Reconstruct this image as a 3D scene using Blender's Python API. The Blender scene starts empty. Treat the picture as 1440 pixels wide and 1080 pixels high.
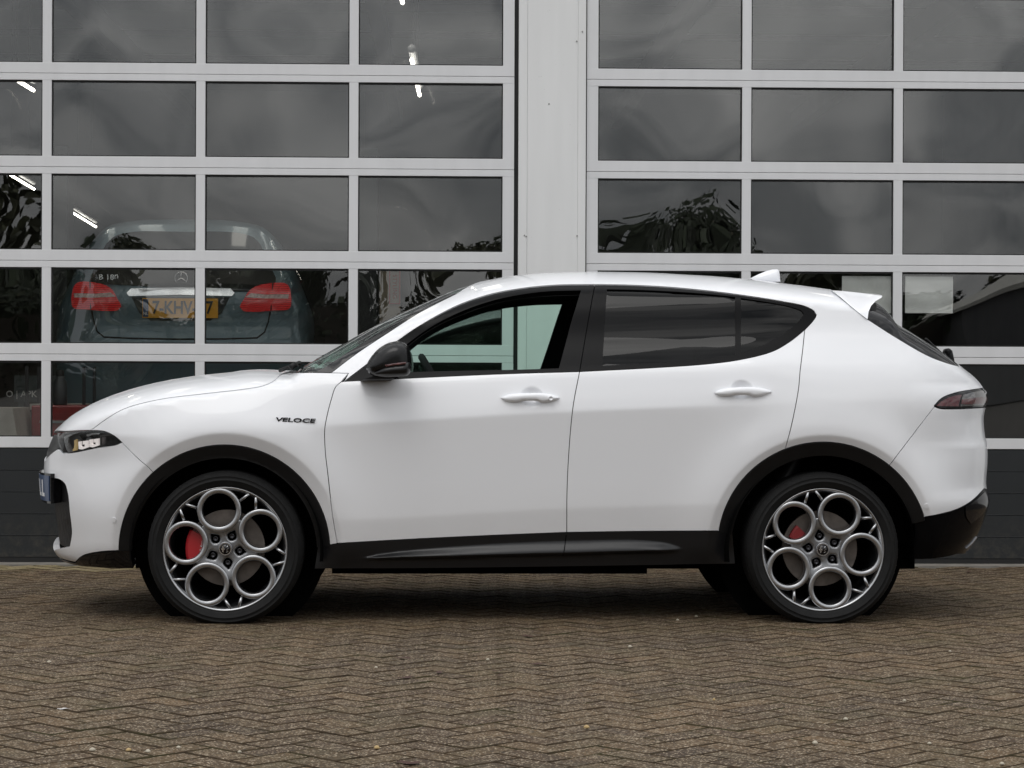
import bpy, bmesh, math, random
import numpy as np
from mathutils import Vector, Matrix
from mathutils.geometry import delaunay_2d_cdt

random.seed(7); np.random.seed(7)
SC = bpy.context.scene
# ------------------------------------------------------------------ camera
FPX = 3200.0                                   # focal length in pixels of a 1440 px wide frame
CPOS = np.array([-.3445, -10.9087, 1.0733]); CYAW, CPITCH, CROLL = .0290, -.0018, .0040
CARYAW = .0100                                 # the car stands slightly turned to the wall
CF = np.array([math.sin(CYAW)*math.cos(CPITCH), math.cos(CYAW)*math.cos(CPITCH), math.sin(CPITCH)])
_R = np.array([math.cos(CYAW), -math.sin(CYAW), 0.0]); _U = np.cross(_R, CF)
CR = math.cos(CROLL)*_R+math.sin(CROLL)*_U; CU = -math.sin(CROLL)*_R+math.cos(CROLL)*_U
cd = bpy.data.cameras.new('camera'); co = bpy.data.objects.new('camera', cd); SC.collection.objects.link(co)
cd.sensor_width = 36; cd.lens = 36*FPX/1440; cd.clip_start = .1; cd.clip_end = 2000
co.matrix_world = Matrix(((CR[0], CU[0], -CF[0], CPOS[0]), (CR[1], CU[1], -CF[1], CPOS[1]), (CR[2], CU[2], -CF[2], CPOS[2]), (0, 0, 0, 1)))
SC.camera = co
# ------------------------------------------------------------------ overcast sky + soft sun
SUN_EL, SUN_AZ = 58, 200                       # azimuth: compass angle the light comes from, 180 = behind the camera
wd = bpy.data.worlds.new('World'); SC.world = wd; wd.use_nodes = True
nt = wd.node_tree; nt.nodes.clear()
def wn(t, **k):
    n = nt.nodes.new(t)
    for a, b in k.items(): setattr(n, a, b)
    return n
sky = wn('ShaderNodeTexSky', sky_type='NISHITA', sun_disc=False, sun_elevation=math.radians(SUN_EL), sun_rotation=math.radians(SUN_AZ), air_density=1.0, dust_density=3.0)
tc = wn('ShaderNodeTexCoord')
mp = wn('ShaderNodeMapping'); mp.inputs['Scale'].default_value = (1, 1, 1.9)
nz = wn('ShaderNodeTexNoise'); nz.inputs['Scale'].default_value = 7.5; nz.inputs['Detail'].default_value = 5; nz.inputs['Roughness'].default_value = .52; nz.inputs['Distortion'].default_value = .4
rp = wn('ShaderNodeValToRGB'); e = rp.color_ramp.elements
e[0].position = .34; e[0].color = (.27, .295, .33, 1); e[1].position = .66; e[1].color = (1.33, 1.325, 1.315, 1)
sepz = wn('ShaderNodeSeparateXYZ')
zr = wn('ShaderNodeMapRange'); zr.inputs['From Min'].default_value = 0; zr.inputs['From Max'].default_value = 1; zr.inputs['To Min'].default_value = .78; zr.inputs['To Max'].default_value = 2.0
mul = wn('ShaderNodeVectorMath', operation='SCALE'); 
mul2 = wn('ShaderNodeVectorMath', operation='SCALE'); mul2.inputs['Scale'].default_value = 11.5
mix = wn('ShaderNodeMixRGB'); mix.inputs['Fac'].default_value = .90
bg = wn('ShaderNodeBackground'); bg.inputs['Strength'].default_value = .082
wo = wn('ShaderNodeOutputWorld')
L = nt.links.new
L(tc.outputs['Generated'], mp.inputs['Vector']); L(mp.outputs['Vector'], nz.inputs['Vector']); L(nz.outputs['Fac'], rp.inputs['Fac'])
L(tc.outputs['Generated'], sepz.inputs['Vector']); L(sepz.outputs['Z'], zr.inputs['Value'])
L(rp.outputs['Color'], mul.inputs[0]); L(zr.outputs['Result'], mul.inputs['Scale']); L(mul.outputs['Vector'], mul2.inputs[0])
L(sky.outputs['Color'], mix.inputs['Color1']); L(mul2.outputs['Vector'], mix.inputs['Color2']); L(mix.outputs['Color'], bg.inputs['Color']); L(bg.outputs['Background'], wo.inputs['Surface'])
sd = bpy.data.lights.new('sun', 'SUN'); sd.energy = .62; sd.angle = math.radians(30); sd.color = (1, .98, .95)
so = bpy.data.objects.new('sun', sd); SC.collection.objects.link(so)
_a, _e = math.radians(SUN_AZ), math.radians(SUN_EL)
so.rotation_euler = Vector((math.sin(_a)*math.cos(_e), math.cos(_a)*math.cos(_e), math.sin(_e))).to_track_quat('Z', 'Y').to_euler()
SC.view_settings.view_transform = 'Standard'; SC.view_settings.look = 'None'; SC.view_settings.exposure = 0; SC.view_settings.gamma = 1
SC.cycles.max_bounces = 10; SC.cycles.transparent_max_bounces = 24; SC.cycles.glossy_bounces = 5; SC.cycles.transmission_bounces = 8
SC.cycles.sample_clamp_indirect = 6; SC.cycles.caustics_reflective = False; SC.cycles.caustics_refractive = False
# ------------------------------------------------------------------ car body surface (car-local metres, front = -x, near side = -y)
class Spl:
    """monotone cubic through knots (vectorised)"""
    def __init__(s, pts):
        s.x = np.array([p[0] for p in pts], float); s.y = np.array([p[1] for p in pts], float)
        h = np.diff(s.x); d = np.diff(s.y) / h; m = np.zeros_like(s.x)
        m[0] = d[0]; m[-1] = d[-1]
        for i in range(1, len(s.x) - 1):
            if d[i-1] * d[i] > 0:
                w1 = 2*h[i] + h[i-1]; w2 = h[i] + 2*h[i-1]
                m[i] = (w1 + w2) / (w1 / d[i-1] + w2 / d[i])
        s.m = m; s.h = h
    def __call__(s, x):
        x = np.clip(np.asarray(x, float), s.x[0], s.x[-1])
        i = np.clip(np.searchsorted(s.x, x) - 1, 0, len(s.h) - 1)
        h = s.h[i]; t = (x - s.x[i]) / h
        return ((1+2*t)*(1-t)**2*s.y[i] + t*(1-t)**2*h*s.m[i] + t*t*(3-2*t)*s.y[i+1] + t*t*(t-1)*h*s.m[i+1])

def sp(t, s):
    return s * np.logaddexp(0, np.asarray(t) / s)
def smooth(a, b, t):
    t = np.clip((np.asarray(t, float) - a) / (b - a), 0, 1); return t*t*(3-2*t)

WX0, WX1, WZ = -1.318, 1.318, 0.327           # axles, hub height
ZT = [(-2.3,.77),(-2.22,.81),(-2.16,.8511),(-2.08,.9117),(-1.97,.9708),(-1.85,1.0166),(-1.7,1.0571),(-1.55,1.0843),(-1.4,1.102),(-1.22,1.119),(-1.06,1.1134),(-.98,1.1585),(-.85,1.2339),(-.65,1.3479),(-.45,1.4412),(-.3,1.5042),(-.15,1.5464),(0,1.5712),(.15,1.5833),(.35,1.5885),(.55,1.5869),(.8,1.5772),(1.05,1.5593),(1.3,1.5311),(1.45,1.512),(1.568,1.493),(1.64,1.466),(1.675,1.434),(1.70,1.394),(1.80,1.327),(1.95,1.237),(2.055,1.160),(2.112,1.126),(2.165,1.090),(2.2,1.05),(2.3,.9)]
XN = [(.2,-2.086),(.26,-2.1756),(.31,-2.1914),(.36,-2.1961),(.45,-2.2088),(.55,-2.2218),(.65,-2.2286),(.72,-2.2234),(.78,-2.2091),(.83,-2.1985)]
XT = [(.2,2.0682),(.3,2.1195),(.36,2.1627),(.45,2.2002),(.52,2.2173),(.6,2.2022),(.72,2.2092),(.77,2.2089),(.82,2.1955),(.9,2.1879),(.96,2.1993),(1.02,2.2127),(1.06,2.2034)]
zc = Spl(ZT); xn = Spl(XN); xt = Spl(XT)
dzs = Spl([(-2.3,.10),(-1.9,.12),(-1.5,.11),(-1.2,.095),(-1.06,.07),(-.98,.06),(-.85,.09),(-.65,.12),(-.35,.12),(-.1,.115),(.3,.12),(1.2,.12),(1.45,.12),(1.62,.14),(1.9,.13),(2.1,.11),(2.3,.10)])
zk = Spl([(-2.3,.80),(-1.6,.83),(-.9,.868),(.2,.935),(.95,.965),(1.6,.985),(2.3,.96)])
zl = Spl([(-2.3,.45),(-.8,.455),(.2,.505),(.9,.525),(2.3,.53)])
zb = Spl([(-2.3,1.10),(-1.2,1.08),(-.75,1.064),(0.2,1.112),(.8,1.135),(1.2,1.16),(1.6,1.16),(2.3,1.08)])
am = Spl([(-2.3,.15),(-1.5,.25),(-1.0,.8),(-.7,1),(.6,1),(1.0,.7),(1.4,.45),(2.3,.2)])
wm = Spl([(-2.3,.845),(-1.9,.872),(-1.5,.893),(-1.2,.897),(-.7,.893),(0,.893),(.7,.897),(1.3,.905),(1.7,.895),(2.0,.872),(2.3,.85)])
LF = Spl([(.2,.62),(.5,.70),(.7,.74),(.83,.62)])
LR = Spl([(.2,.40),(.5,.48),(.8,.46),(1.06,.55)])
QF, QT = .74, .80
HAND = [(.026, .998), (.955, 1.032)]              # door handle cups

def w0(x, z):
    a = am(x); k = zk(x); b = zb(x)
    sb = .012 + .05*smooth(1.0, 1.5, x) + .05*smooth(-.85, -1.2, x)
    w = wm(x) - .17*sp(z-k, .0045+.055*(1-a)) - .45*np.maximum(z-k, 0)**2*(z < b+.3) - a*.10*sp(k-z, .0045) - (1-a)*.035*np.maximum(k-z, 0) - .12*a*sp(zl(x)-z, .005)
    w = w - (1-a)*.5*np.maximum(.62-z, 0)**2
    w = w - .40*sp(z-b, sb) + .45*np.maximum(z-k, 0)**2*(z < b+.3)*smooth(b-.0, b+.3, z)
    for wx in (WX0, WX1):
        r = np.hypot(x-wx, z-WZ)
        A = .026; RC_ = .508
        f = A*np.exp(-(np.maximum(r-RC_, 0)/.13)**2) - .48*sp(RC_-np.maximum(r, .40), .0025)
        w = w + np.maximum(f, -.05)*smooth(.20, .34, z)*(r < .95)
    w = w - .024*smooth(1.60, 1.90, x)*(smooth(.97, .78, z)-smooth(.80, .50, z)) - .016*smooth(-1.68, -1.98, x)*(smooth(.79, .66, z)-smooth(.68, .45, z))
    for hx, hz in HAND:
        r = np.hypot((x-hx)/1.15, z-hz)/.047
        w = w - .020*np.maximum(1-r*r, 0)**1.5
    return w

def phipsi(x, z):
    zz = np.minimum(z, .83)
    lf = LF(zz); pf = np.clip((xn(zz)+lf-x)/lf, 0, 1.0)
    z2 = np.clip(z, .2, 1.06); lr = LR(z2); pr = np.clip((x-(xt(z2)-lr))/lr, 0, 1.0)
    d = dzs(x); pt = np.clip((z-(zc(x)-d))/d, 0, 1.0)
    return pf, pr, pt
def W(x, z):
    pf, pr, pt = phipsi(x, z)
    w = w0(x, z)*(1-pf**2)**(QF/2)*(1-pr**2)**(QF/2)*(1-pt**2)**(QT/2)
    bad = (pf >= 1) | (pr >= 1) | (pt >= 1)
    return np.where(bad, -.2, w)

H2 = math.pi/2
def XZ(u, v):
    """domain -> (x, z, half width). corners are unrolled by angle"""
    u = np.asarray(u, float); v = np.asarray(v, float)
    vn = np.minimum(v, .83); lf = LF(vn); xa = xn(vn)+lf
    v2 = np.clip(v, .2, 1.06); lr = LR(v2); xb = xt(v2)-lr
    pf = np.clip((xa-u)/lf, 0, H2); pr = np.clip((u-xb)/lr, 0, H2)
    x = np.where(u < xa, xa-lf*np.sin(pf), np.where(u > xb, xb+lr*np.sin(pr), u))
    d = dzs(x); zs = zc(x)-d
    pt = np.clip((v-zs)/d, 0, H2)
    z = np.where(v > zs, zs+d*np.sin(pt), v)
    w = w0(x, z)*np.cos(np.minimum(pf, H2))**QF*np.cos(np.minimum(pr, H2))**QF*np.cos(np.minimum(pt, H2))**QT
    return x, z, np.maximum(np.nan_to_num(w), 0)
def UV(x, z):
    x = np.asarray(x, float); z = np.asarray(z, float)
    d = dzs(x); zs = zc(x)-d
    v = np.where(z > zs, zs+d*np.arcsin(np.clip((z-zs)/d, 0, 1)), z)
    vn = np.minimum(v, .83); lf = LF(vn); xa = xn(vn)+lf
    v2 = np.clip(v, .2, 1.06); lr = LR(v2); xb = xt(v2)-lr
    u = np.where(x < xa, xa-lf*np.arcsin(np.clip((xa-x)/lf, 0, 1)), np.where(x > xb, xb+lr*np.arcsin(np.clip((x-xb)/lr, 0, 1)), x))
    return u, v
def pix_rays(P):
    P = np.asarray(P, float)
    d = CF[None] + ((P[:, 0]-720)/FPX)[:, None]*CR[None] - ((P[:, 1]-540)/FPX)[:, None]*CU[None]
    return d
def to_car(V):
    c, s = math.cos(CARYAW), math.sin(CARYAW)
    return np.stack([V[..., 0]*c+V[..., 1]*s, -V[..., 0]*s+V[..., 1]*c, V[..., 2]], -1)
def hit(P, off=0.0):
    """photo pixels -> car side surface (x, z)"""
    d = to_car(pix_rays(P)); o = to_car(CPOS)
    ys = np.linspace(-1.02, -.002, 700)
    t = (ys[None]-o[1])/d[:, 1:2]
    X = o[0]+t*d[:, 0:1]; Z = o[2]+t*d[:, 2:3]
    g = W(X, Z)+off+ys[None]            # >0 : inside
    ins = g > 0
    i = np.where(ins.any(1), ins.argmax(1), g.argmax(1))
    n = np.arange(len(i)); j = np.maximum(i-1, 0)
    g0 = g[n, j]; g1 = g[n, i]; ok = ins.any(1) & (g1 > g0) & (g0 > -.15)
    f = np.where(ok, -g0/np.where(ok, g1-g0, 1), 1); f = np.clip(f, 0, 1)
    return X[n, j]+(X[n, i]-X[n, j])*f, Z[n, j]+(Z[n, i]-Z[n, j])*f
def plane_hit(P, yw):
    d = pix_rays(P); t = (yw-CPOS[1])/d[:, 1]
    return CPOS[0]+t*d[:, 0], CPOS[2]+t*d[:, 2]
def car_plane(P, y):
    d = to_car(pix_rays(P)); o = to_car(CPOS); t = (y-o[1])/d[:, 1]
    return o[0]+t*d[:, 0], o[2]+t*d[:, 2]
# ------------------------------------------------------------------ object and material helpers
def link(o, parent=None):
    SC.collection.objects.link(o)
    if parent is not None: o.parent = parent
    return o
def tag(o, label=None, cat=None, group=None, kind=None):
    if label: o['label'] = label
    if cat: o['category'] = cat
    if group: o['group'] = group
    if kind: o['kind'] = kind
    return o
def empty(name, loc=(0, 0, 0), rz=0):
    o = bpy.data.objects.new(name, None); o.location = loc; o.rotation_euler = (0, 0, rz); return link(o)
def copy_tree(o, parent=None):
    c = o.copy(); SC.collection.objects.link(c); c.parent = parent
    for ch in list(o.children): copy_tree(ch, c)
    return c
class NT:
    def __init__(s, name):
        s.m = bpy.data.materials.new(name); s.m.use_nodes = True; s.t = s.m.node_tree; s.t.nodes.clear()
        s.out = s.n('ShaderNodeOutputMaterial')
    def n(s, t, ins=None, **k):
        nd = s.t.nodes.new(t)
        for a, b in k.items(): setattr(nd, a, b)
        for a, b in (ins or {}).items():
            if hasattr(b, 'node'): s.t.links.new(b, nd.inputs[a])
            else: nd.inputs[a].default_value = b
        return nd
    def l(s, a, b): s.t.links.new(a, b)
    def coord(s, which='Object', scale=None):
        c = s.n('ShaderNodeTexCoord').outputs[which]
        if scale is not None: c = s.n('ShaderNodeMapping', {'Vector': c, 'Scale': scale}).outputs[0]
        return c
    def noise(s, vec, scale, detail=4, rough=.55, dist=0):
        return s.n('ShaderNodeTexNoise', {'Vector': vec, 'Scale': scale, 'Detail': detail, 'Roughness': rough, 'Distortion': dist})
    def ramp(s, fac, stops):
        r = s.n('ShaderNodeValToRGB', {'Fac': fac}); e = r.color_ramp.elements
        while len(e) < len(stops): e.new(.5)
        for i, (p, c) in enumerate(stops): e[i].position = p; e[i].color = (*c, 1) if len(c) == 3 else c
        return r.outputs['Color']
    def mixc(s, f, a, b, mode='MIX'):
        return s.n('ShaderNodeMixRGB', {'Fac': f, 'Color1': a, 'Color2': b}, blend_type=mode).outputs[0]
    def bump(s, h, st=.2, d=.01, nrm=None):
        i = {'Height': h, 'Strength': st, 'Distance': d}
        if nrm is not None: i['Normal'] = nrm
        return s.n('ShaderNodeBump', i).outputs[0]
    def bsdf(s, **k):
        names = {'base': 'Base Color', 'rough': 'Roughness', 'metal': 'Metallic', 'coat': 'Coat Weight', 'coatr': 'Coat Roughness', 'normal': 'Normal', 'spec': 'Specular IOR Level', 'trans': 'Transmission Weight', 'ior': 'IOR', 'emit': 'Emission Color', 'emits': 'Emission Strength', 'alpha': 'Alpha', 'coatn': 'Coat Normal'}
        b = s.n('ShaderNodeBsdfPrincipled', {names[a]: ((*v, 1) if isinstance(v, tuple) and len(v) == 3 and a in ('base', 'emit') else v) for a, v in k.items()})
        s.l(b.outputs[0], s.out.inputs[0]); return s.m
def mat(name, base, rough=.5, metal=0, var=.0, vs=8., bump=0, bs=60., **k):
    """principled material with slight colour mottling and fine relief"""
    t = NT(name); co_ = t.coord('Object')
    b = (*base, 1)
    if var:
        nf = t.noise(co_, vs, 5).outputs['Fac']
        lo = tuple(c*(1-var) for c in base); hi = tuple(min(1, c*(1+var)) for c in base)
        b = t.ramp(nf, [(.3, lo), (.7, hi)])
    kw = dict(base=b, rough=rough, metal=metal, **k)
    if bump: kw['normal'] = t.bump(t.noise(co_, bs, 4).outputs['Fac'], bump, .004)
    return t.bsdf(**kw)
def glass(name, tint, refl=1.0, wavy=0., wscale=3., rough=.0):
    t = NT(name)
    nrm = None
    if wavy:
        oi = t.n('ShaderNodeObjectInfo').outputs['Random']
        v = t.n('ShaderNodeVectorMath', {0: t.coord('Object'), 1: t.n('ShaderNodeCombineXYZ', {'X': t.n('ShaderNodeMath', {0: oi, 1: 37.}, operation='MULTIPLY').outputs[0], 'Y': oi, 'Z': t.n('ShaderNodeMath', {0: oi, 1: 91.}, operation='MULTIPLY').outputs[0]}).outputs[0]}, operation='ADD').outputs[0]
        n1 = t.noise(v, wscale, 0.0, .4).outputs['Fac']
        nrm = t.bump(n1, 1.0, wavy)
    fc = t.n('ShaderNodeLayerWeight', {'Blend': .5, **({'Normal': nrm} if nrm is not None else {})}).outputs['Facing']
    fr = t.n('ShaderNodeMath', {0: t.n('ShaderNodeMath', {0: fc, 1: 5.}, operation='POWER').outputs[0], 1: .96, 2: .04*refl}, operation='MULTIPLY_ADD').outputs[0]
    f = t.n('ShaderNodeMath', {0: fr, 1: 1.}, operation='MULTIPLY', use_clamp=True).outputs[0]
    tr = t.n('ShaderNodeBsdfTransparent', {'Color': (*tint, 1)})
    gl = t.n('ShaderNodeBsdfGlossy', {'Color': (1, 1, 1, 1), 'Roughness': rough, **({'Normal': nrm} if nrm is not None else {})})
    mx = t.n('ShaderNodeMixShader', {0: f}); t.l(tr.outputs[0], mx.inputs[1]); t.l(gl.outputs[0], mx.inputs[2]); t.l(mx.outputs[0], t.out.inputs[0])
    return t.m

class MB:
    """collects shapes into one mesh"""
    def __init__(s): s.v = []; s.f = []; s.sm = []
    def add(s, V, F, smooth=False):
        o = len(s.v); s.v += [tuple(map(float, p)) for p in V]; s.f += [tuple(i+o for i in q) for q in F]; s.sm += [smooth]*len(F); return s
    def box(s, a, b, rot=None, bev=0):
        x0, y0, z0 = a; x1, y1, z1 = b
        if bev:
            e = bev; V = []; 
            for (ax) in range(3):
                pass
            c = [(x0, x1), (y0, y1), (z0, z1)]
            bm = bmesh.new(); bmesh.ops.create_cube(bm, size=1)
            for v in bm.verts: v.co = Vector(((x0+x1)/2+v.co.x*(x1-x0), (y0+y1)/2+v.co.y*(y1-y0), (z0+z1)/2+v.co.z*(z1-z0)))
            bmesh.ops.bevel(bm, geom=bm.edges[:], offset=e, segments=2, affect='EDGES', profile=.5)
            bm.verts.index_update()
            V = [v.co[:] for v in bm.verts]; F = [[v.index for v in f.verts] for f in bm.faces]; bm.free()
        else:
            V = [(x0, y0, z0), (x1, y0, z0), (x1, y1, z0), (x0, y1, z0), (x0, y0, z1), (x1, y0, z1), (x1, y1, z1), (x0, y1, z1)]
            F = [(0, 3, 2, 1), (4, 5, 6, 7), (0, 1, 5, 4), (1, 2, 6, 5), (2, 3, 7, 6), (3, 0, 4, 7)]
        if rot is not None: V = [rot @ Vector(p) for p in V]
        return s.add(V, F)
    def lathe(s, prof, n=64, axis='y', c=(0, 0, 0), closed=False, a0=0, a1=2*math.pi, smooth=True):
        full = abs(a1-a0-2*math.pi) < 1e-6; m = n if full else n+1
        V = []
        for i in range(m):
            a = a0+(a1-a0)*i/n; ca, sa = math.cos(a), math.sin(a)
            for r, h in prof:
                if axis == 'y': V.append((c[0]+r*ca, c[1]+h, c[2]+r*sa))
                elif axis == 'z': V.append((c[0]+r*ca, c[1]+r*sa, c[2]+h))
                else: V.append((c[0]+h, c[1]+r*ca, c[2]+r*sa))
        k = len(prof); F = []
        for i in range(n):
            j = (i+1) % m
            for q in range(k if closed else k-1):
                q2 = (q+1) % k
                F.append((i*k+q, i*k+q2, j*k+q2, j*k+q))
        return s.add(V, F, smooth)
    def tube(s, pts, r, n=8, smooth=True, caps=True):
        P = [Vector(p) for p in pts]; R = r if hasattr(r, '__len__') else [r]*len(P)
        V = []; up = None
        for i, p in enumerate(P):
            d = (P[min(i+1, len(P)-1)]-P[max(i-1, 0)]).normalized()
            if up is None: up = d.orthogonal().normalized()
            up = (up-d*up.dot(d)).normalized(); sd_ = d.cross(up)
            for k in range(n):
                a = 2*math.pi*k/n; V.append(p+(up*math.cos(a)+sd_*math.sin(a))*R[i])
        F = [(i*n+k, i*n+(k+1) % n, (i+1)*n+(k+1) % n, (i+1)*n+k) for i in range(len(P)-1) for k in range(n)]
        if caps: F += [tuple(range(n))[::-1], tuple((len(P)-1)*n+k for k in range(n))]
        return s.add(V, F, smooth)
    def prism(s, poly, fn0, fn1):
        """poly of 2D points, fn0/fn1 map 2D->3D for both ends"""
        n = len(poly); V = [fn0(*p) for p in poly]+[fn1(*p) for p in poly]
        F = [tuple(range(n)), tuple(range(2*n-1, n-1, -1))]+[(i, i+n, (i+1) % n+n, (i+1) % n) for i in range(n)]
        return s.add(V, F)
    def build(s, name, m, parent=None, auto=None, fix=True):
        me = bpy.data.meshes.new(name); me.from_pydata(s.v, [], s.f); me.update()
        me.polygons.foreach_set('use_smooth', s.sm)
        if fix:
            bm = bmesh.new(); bm.from_mesh(me); bmesh.ops.recalc_face_normals(bm, faces=bm.faces); bm.to_mesh(me); bm.free()
        if auto: 
            me.polygons.foreach_set('use_smooth', [True]*len(me.polygons)); me.set_sharp_from_angle(angle=math.radians(auto))
        if m is not None: me.materials.append(m)
        return link(bpy.data.objects.new(name, me), parent)

def inside(poly, P):
    x, y = P[:, 0], P[:, 1]; r = np.zeros(len(P), bool); n = len(poly); j = n-1
    for i in range(n):
        xi, yi = poly[i]; xj, yj = poly[j]
        c = ((yi > y) != (yj > y))
        with np.errstate(divide='ignore', invalid='ignore'):
            r ^= c & (x < (xj-xi)*(y-yi)/(yj-yi+1e-30)+xi)
        j = i
    return r
def dist_poly(poly, P):
    A = np.asarray(poly); B = np.roll(A, -1, 0); d = np.full(len(P), 1e9)
    for a, b in zip(A, B):
        ab = b-a; t = np.clip(((P-a)@ab)/(ab@ab+1e-20), 0, 1); q = a+t[:, None]*ab
        d = np.minimum(d, np.hypot(*(P-q).T))
    return d
def cdt(outline, holes, step, extra=None):
    """triangulate polygon with holes, interior grid points; returns pts, tris, boundary loops (index lists)"""
    loops = [np.asarray(outline)]+[np.asarray(h) for h in holes]
    P = np.concatenate(loops); lo, hi = loops[0].min(0), loops[0].max(0)
    gx, gy = np.meshgrid(np.arange(lo[0]+step*.37, hi[0], step), np.arange(lo[1]+step*.41, hi[1], step))
    G = np.stack([gx.ravel(), gy.ravel()], 1)
    if extra is not None: G = np.concatenate([G, extra])
    ok = inside(loops[0], G)
    for h in loops[1:]: ok &= ~inside(h, G)
    G = G[ok]
    for l_ in loops:
        if len(G): G = G[dist_poly(l_, G) > step*.45]
    E = []; o = 0
    for l_ in loops:
        E += [(o+i, o+(i+1) % len(l_)) for i in range(len(l_))]; o += len(l_)
    A = np.concatenate([P, G]) if len(G) else P
    v, e_, f, ov, oe, of = delaunay_2d_cdt([Vector(p) for p in A], E, [], 0, 1e-7)
    V = np.array([p[:] for p in v]); T = np.array([t for t in f if len(t) == 3])
    c = V[T].mean(1); ok = inside(loops[0], c)
    for h in loops[1:]: ok &= ~inside(h, c)
    T = T[ok]
    q = V[T]; area = (q[:, 1, 0]-q[:, 0, 0])*(q[:, 2, 1]-q[:, 0, 1])-(q[:, 1, 1]-q[:, 0, 1])*(q[:, 2, 0]-q[:, 0, 0])
    T[area < 0] = T[area < 0][:, ::-1]; T = T[np.abs(area) > 1e-10]
    cnt = {}
    for t in T:
        for a, b in ((t[0], t[1]), (t[1], t[2]), (t[2], t[0])): cnt[(a, b)] = 1
    B = [(a, b) for (a, b) in cnt if (b, a) not in cnt]
    return V, T, B
def catmull(P, step):
    P = np.asarray(P, float); n = len(P)
    if n < 3:
        k = max(1, int(np.hypot(*(P[-1]-P[0]))/step)); return [P[0]+(P[-1]-P[0])*i/k for i in range(k)]
    out = []
    for i in range(n-1):
        p0 = P[i-1] if i else 2*P[0]-P[1]; p1 = P[i]; p2 = P[i+1]; p3 = P[i+2] if i+2 < n else 2*P[-1]-P[-2]
        d = lambda a, b: max(math.sqrt(np.hypot(*(b-a))), 1e-6)
        t0 = 0; t1 = d(p0, p1); t2 = t1+d(p1, p2); t3 = t2+d(p2, p3)
        k = max(1, int(np.hypot(*(p2-p1))/step))
        for q in range(k):
            t = t1+(t2-t1)*q/k
            a1 = (t1-t)/(t1-t0)*p0+(t-t0)/(t1-t0)*p1; a2 = (t2-t)/(t2-t1)*p1+(t-t1)/(t2-t1)*p2; a3 = (t3-t)/(t3-t2)*p2+(t-t2)/(t3-t2)*p3
            b1 = (t2-t)/(t2-t0)*a1+(t-t0)/(t2-t0)*a2; b2 = (t3-t)/(t3-t1)*a2+(t-t1)/(t3-t1)*a3
            out.append((t2-t)/(t2-t1)*b1+(t-t1)/(t2-t1)*b2)
    return out
def clean(poly, eps=1e-4):
    out = []
    for p in poly:
        if not out or np.hypot(*(p-out[-1])) > eps: out.append(p)
    if np.hypot(*(out[0]-out[-1])) < eps: out.pop()
    return np.array(out)
def inset(poly, d):
    A = np.asarray(poly); x, y = A.T; ar = np.sum(x*np.roll(y, -1)-np.roll(x, -1)*y)
    e1 = A-np.roll(A, 1, 0); e2 = np.roll(A, -1, 0)-A
    n1 = np.stack([-e1[:, 1], e1[:, 0]], 1)/(np.hypot(*e1.T)[:, None]+1e-12); n2 = np.stack([-e2[:, 1], e2[:, 0]], 1)/(np.hypot(*e2.T)[:, None]+1e-12)
    n = n1+n2; ln = np.maximum(np.sum(n*n, 1, keepdims=True)/2, .5); n = n/ln
    return A+n*d*(1 if ar > 0 else -1)
def inflate(name, poly, fn, m, parent=None, front=.02, back=.02, r=.03, step=.008, power=.5):
    """pillow: 2D outline, domed on both sides.  fn(x, y, h) -> 3D, h = signed height"""
    V, T, B = cdt(poly, [], step)
    d = np.clip(dist_poly(poly, V)/r, 0, 1); h = (1-(1-d)**2)**power
    n = len(V); P = [fn(p[0], p[1], front*k) for p, k in zip(V, h)]+[fn(p[0], p[1], -back*k) for p, k in zip(V, h)]
    mb = MB(); mb.add(P, [tuple(t) for t in T]+[tuple(t[::-1]+n) for t in T], True)
    o = mb.build(name, m, parent, fix=False)
    bm = bmesh.new(); bm.from_mesh(o.data); bmesh.ops.remove_doubles(bm, verts=bm.verts, dist=1e-5); bmesh.ops.recalc_face_normals(bm, faces=bm.faces)
    bm.to_mesh(o.data); bm.free(); return o
def text_obj(name, s, size, m, parent, M, extrude=.001, sx=1., align='CENTER', shear=0., bold=0.):
    c = bpy.data.curves.new(name, 'FONT'); c.body = s; c.size = size; c.align_x = align; c.align_y = 'CENTER'; c.extrude = extrude; c.shear = shear; c.offset = bold; c.resolution_u = 3
    t = bpy.data.objects.new(name, c); SC.collection.objects.link(t)
    dg = bpy.context.evaluated_depsgraph_get(); me = bpy.data.meshes.new_from_object(t.evaluated_get(dg))
    bpy.data.objects.remove(t); bpy.data.curves.remove(c)
    me.transform(M @ Matrix.Diagonal((sx, 1, 1, 1))); me.materials.clear(); me.materials.append(m); me.name = name
    return link(bpy.data.objects.new(name, me), parent)
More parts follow.
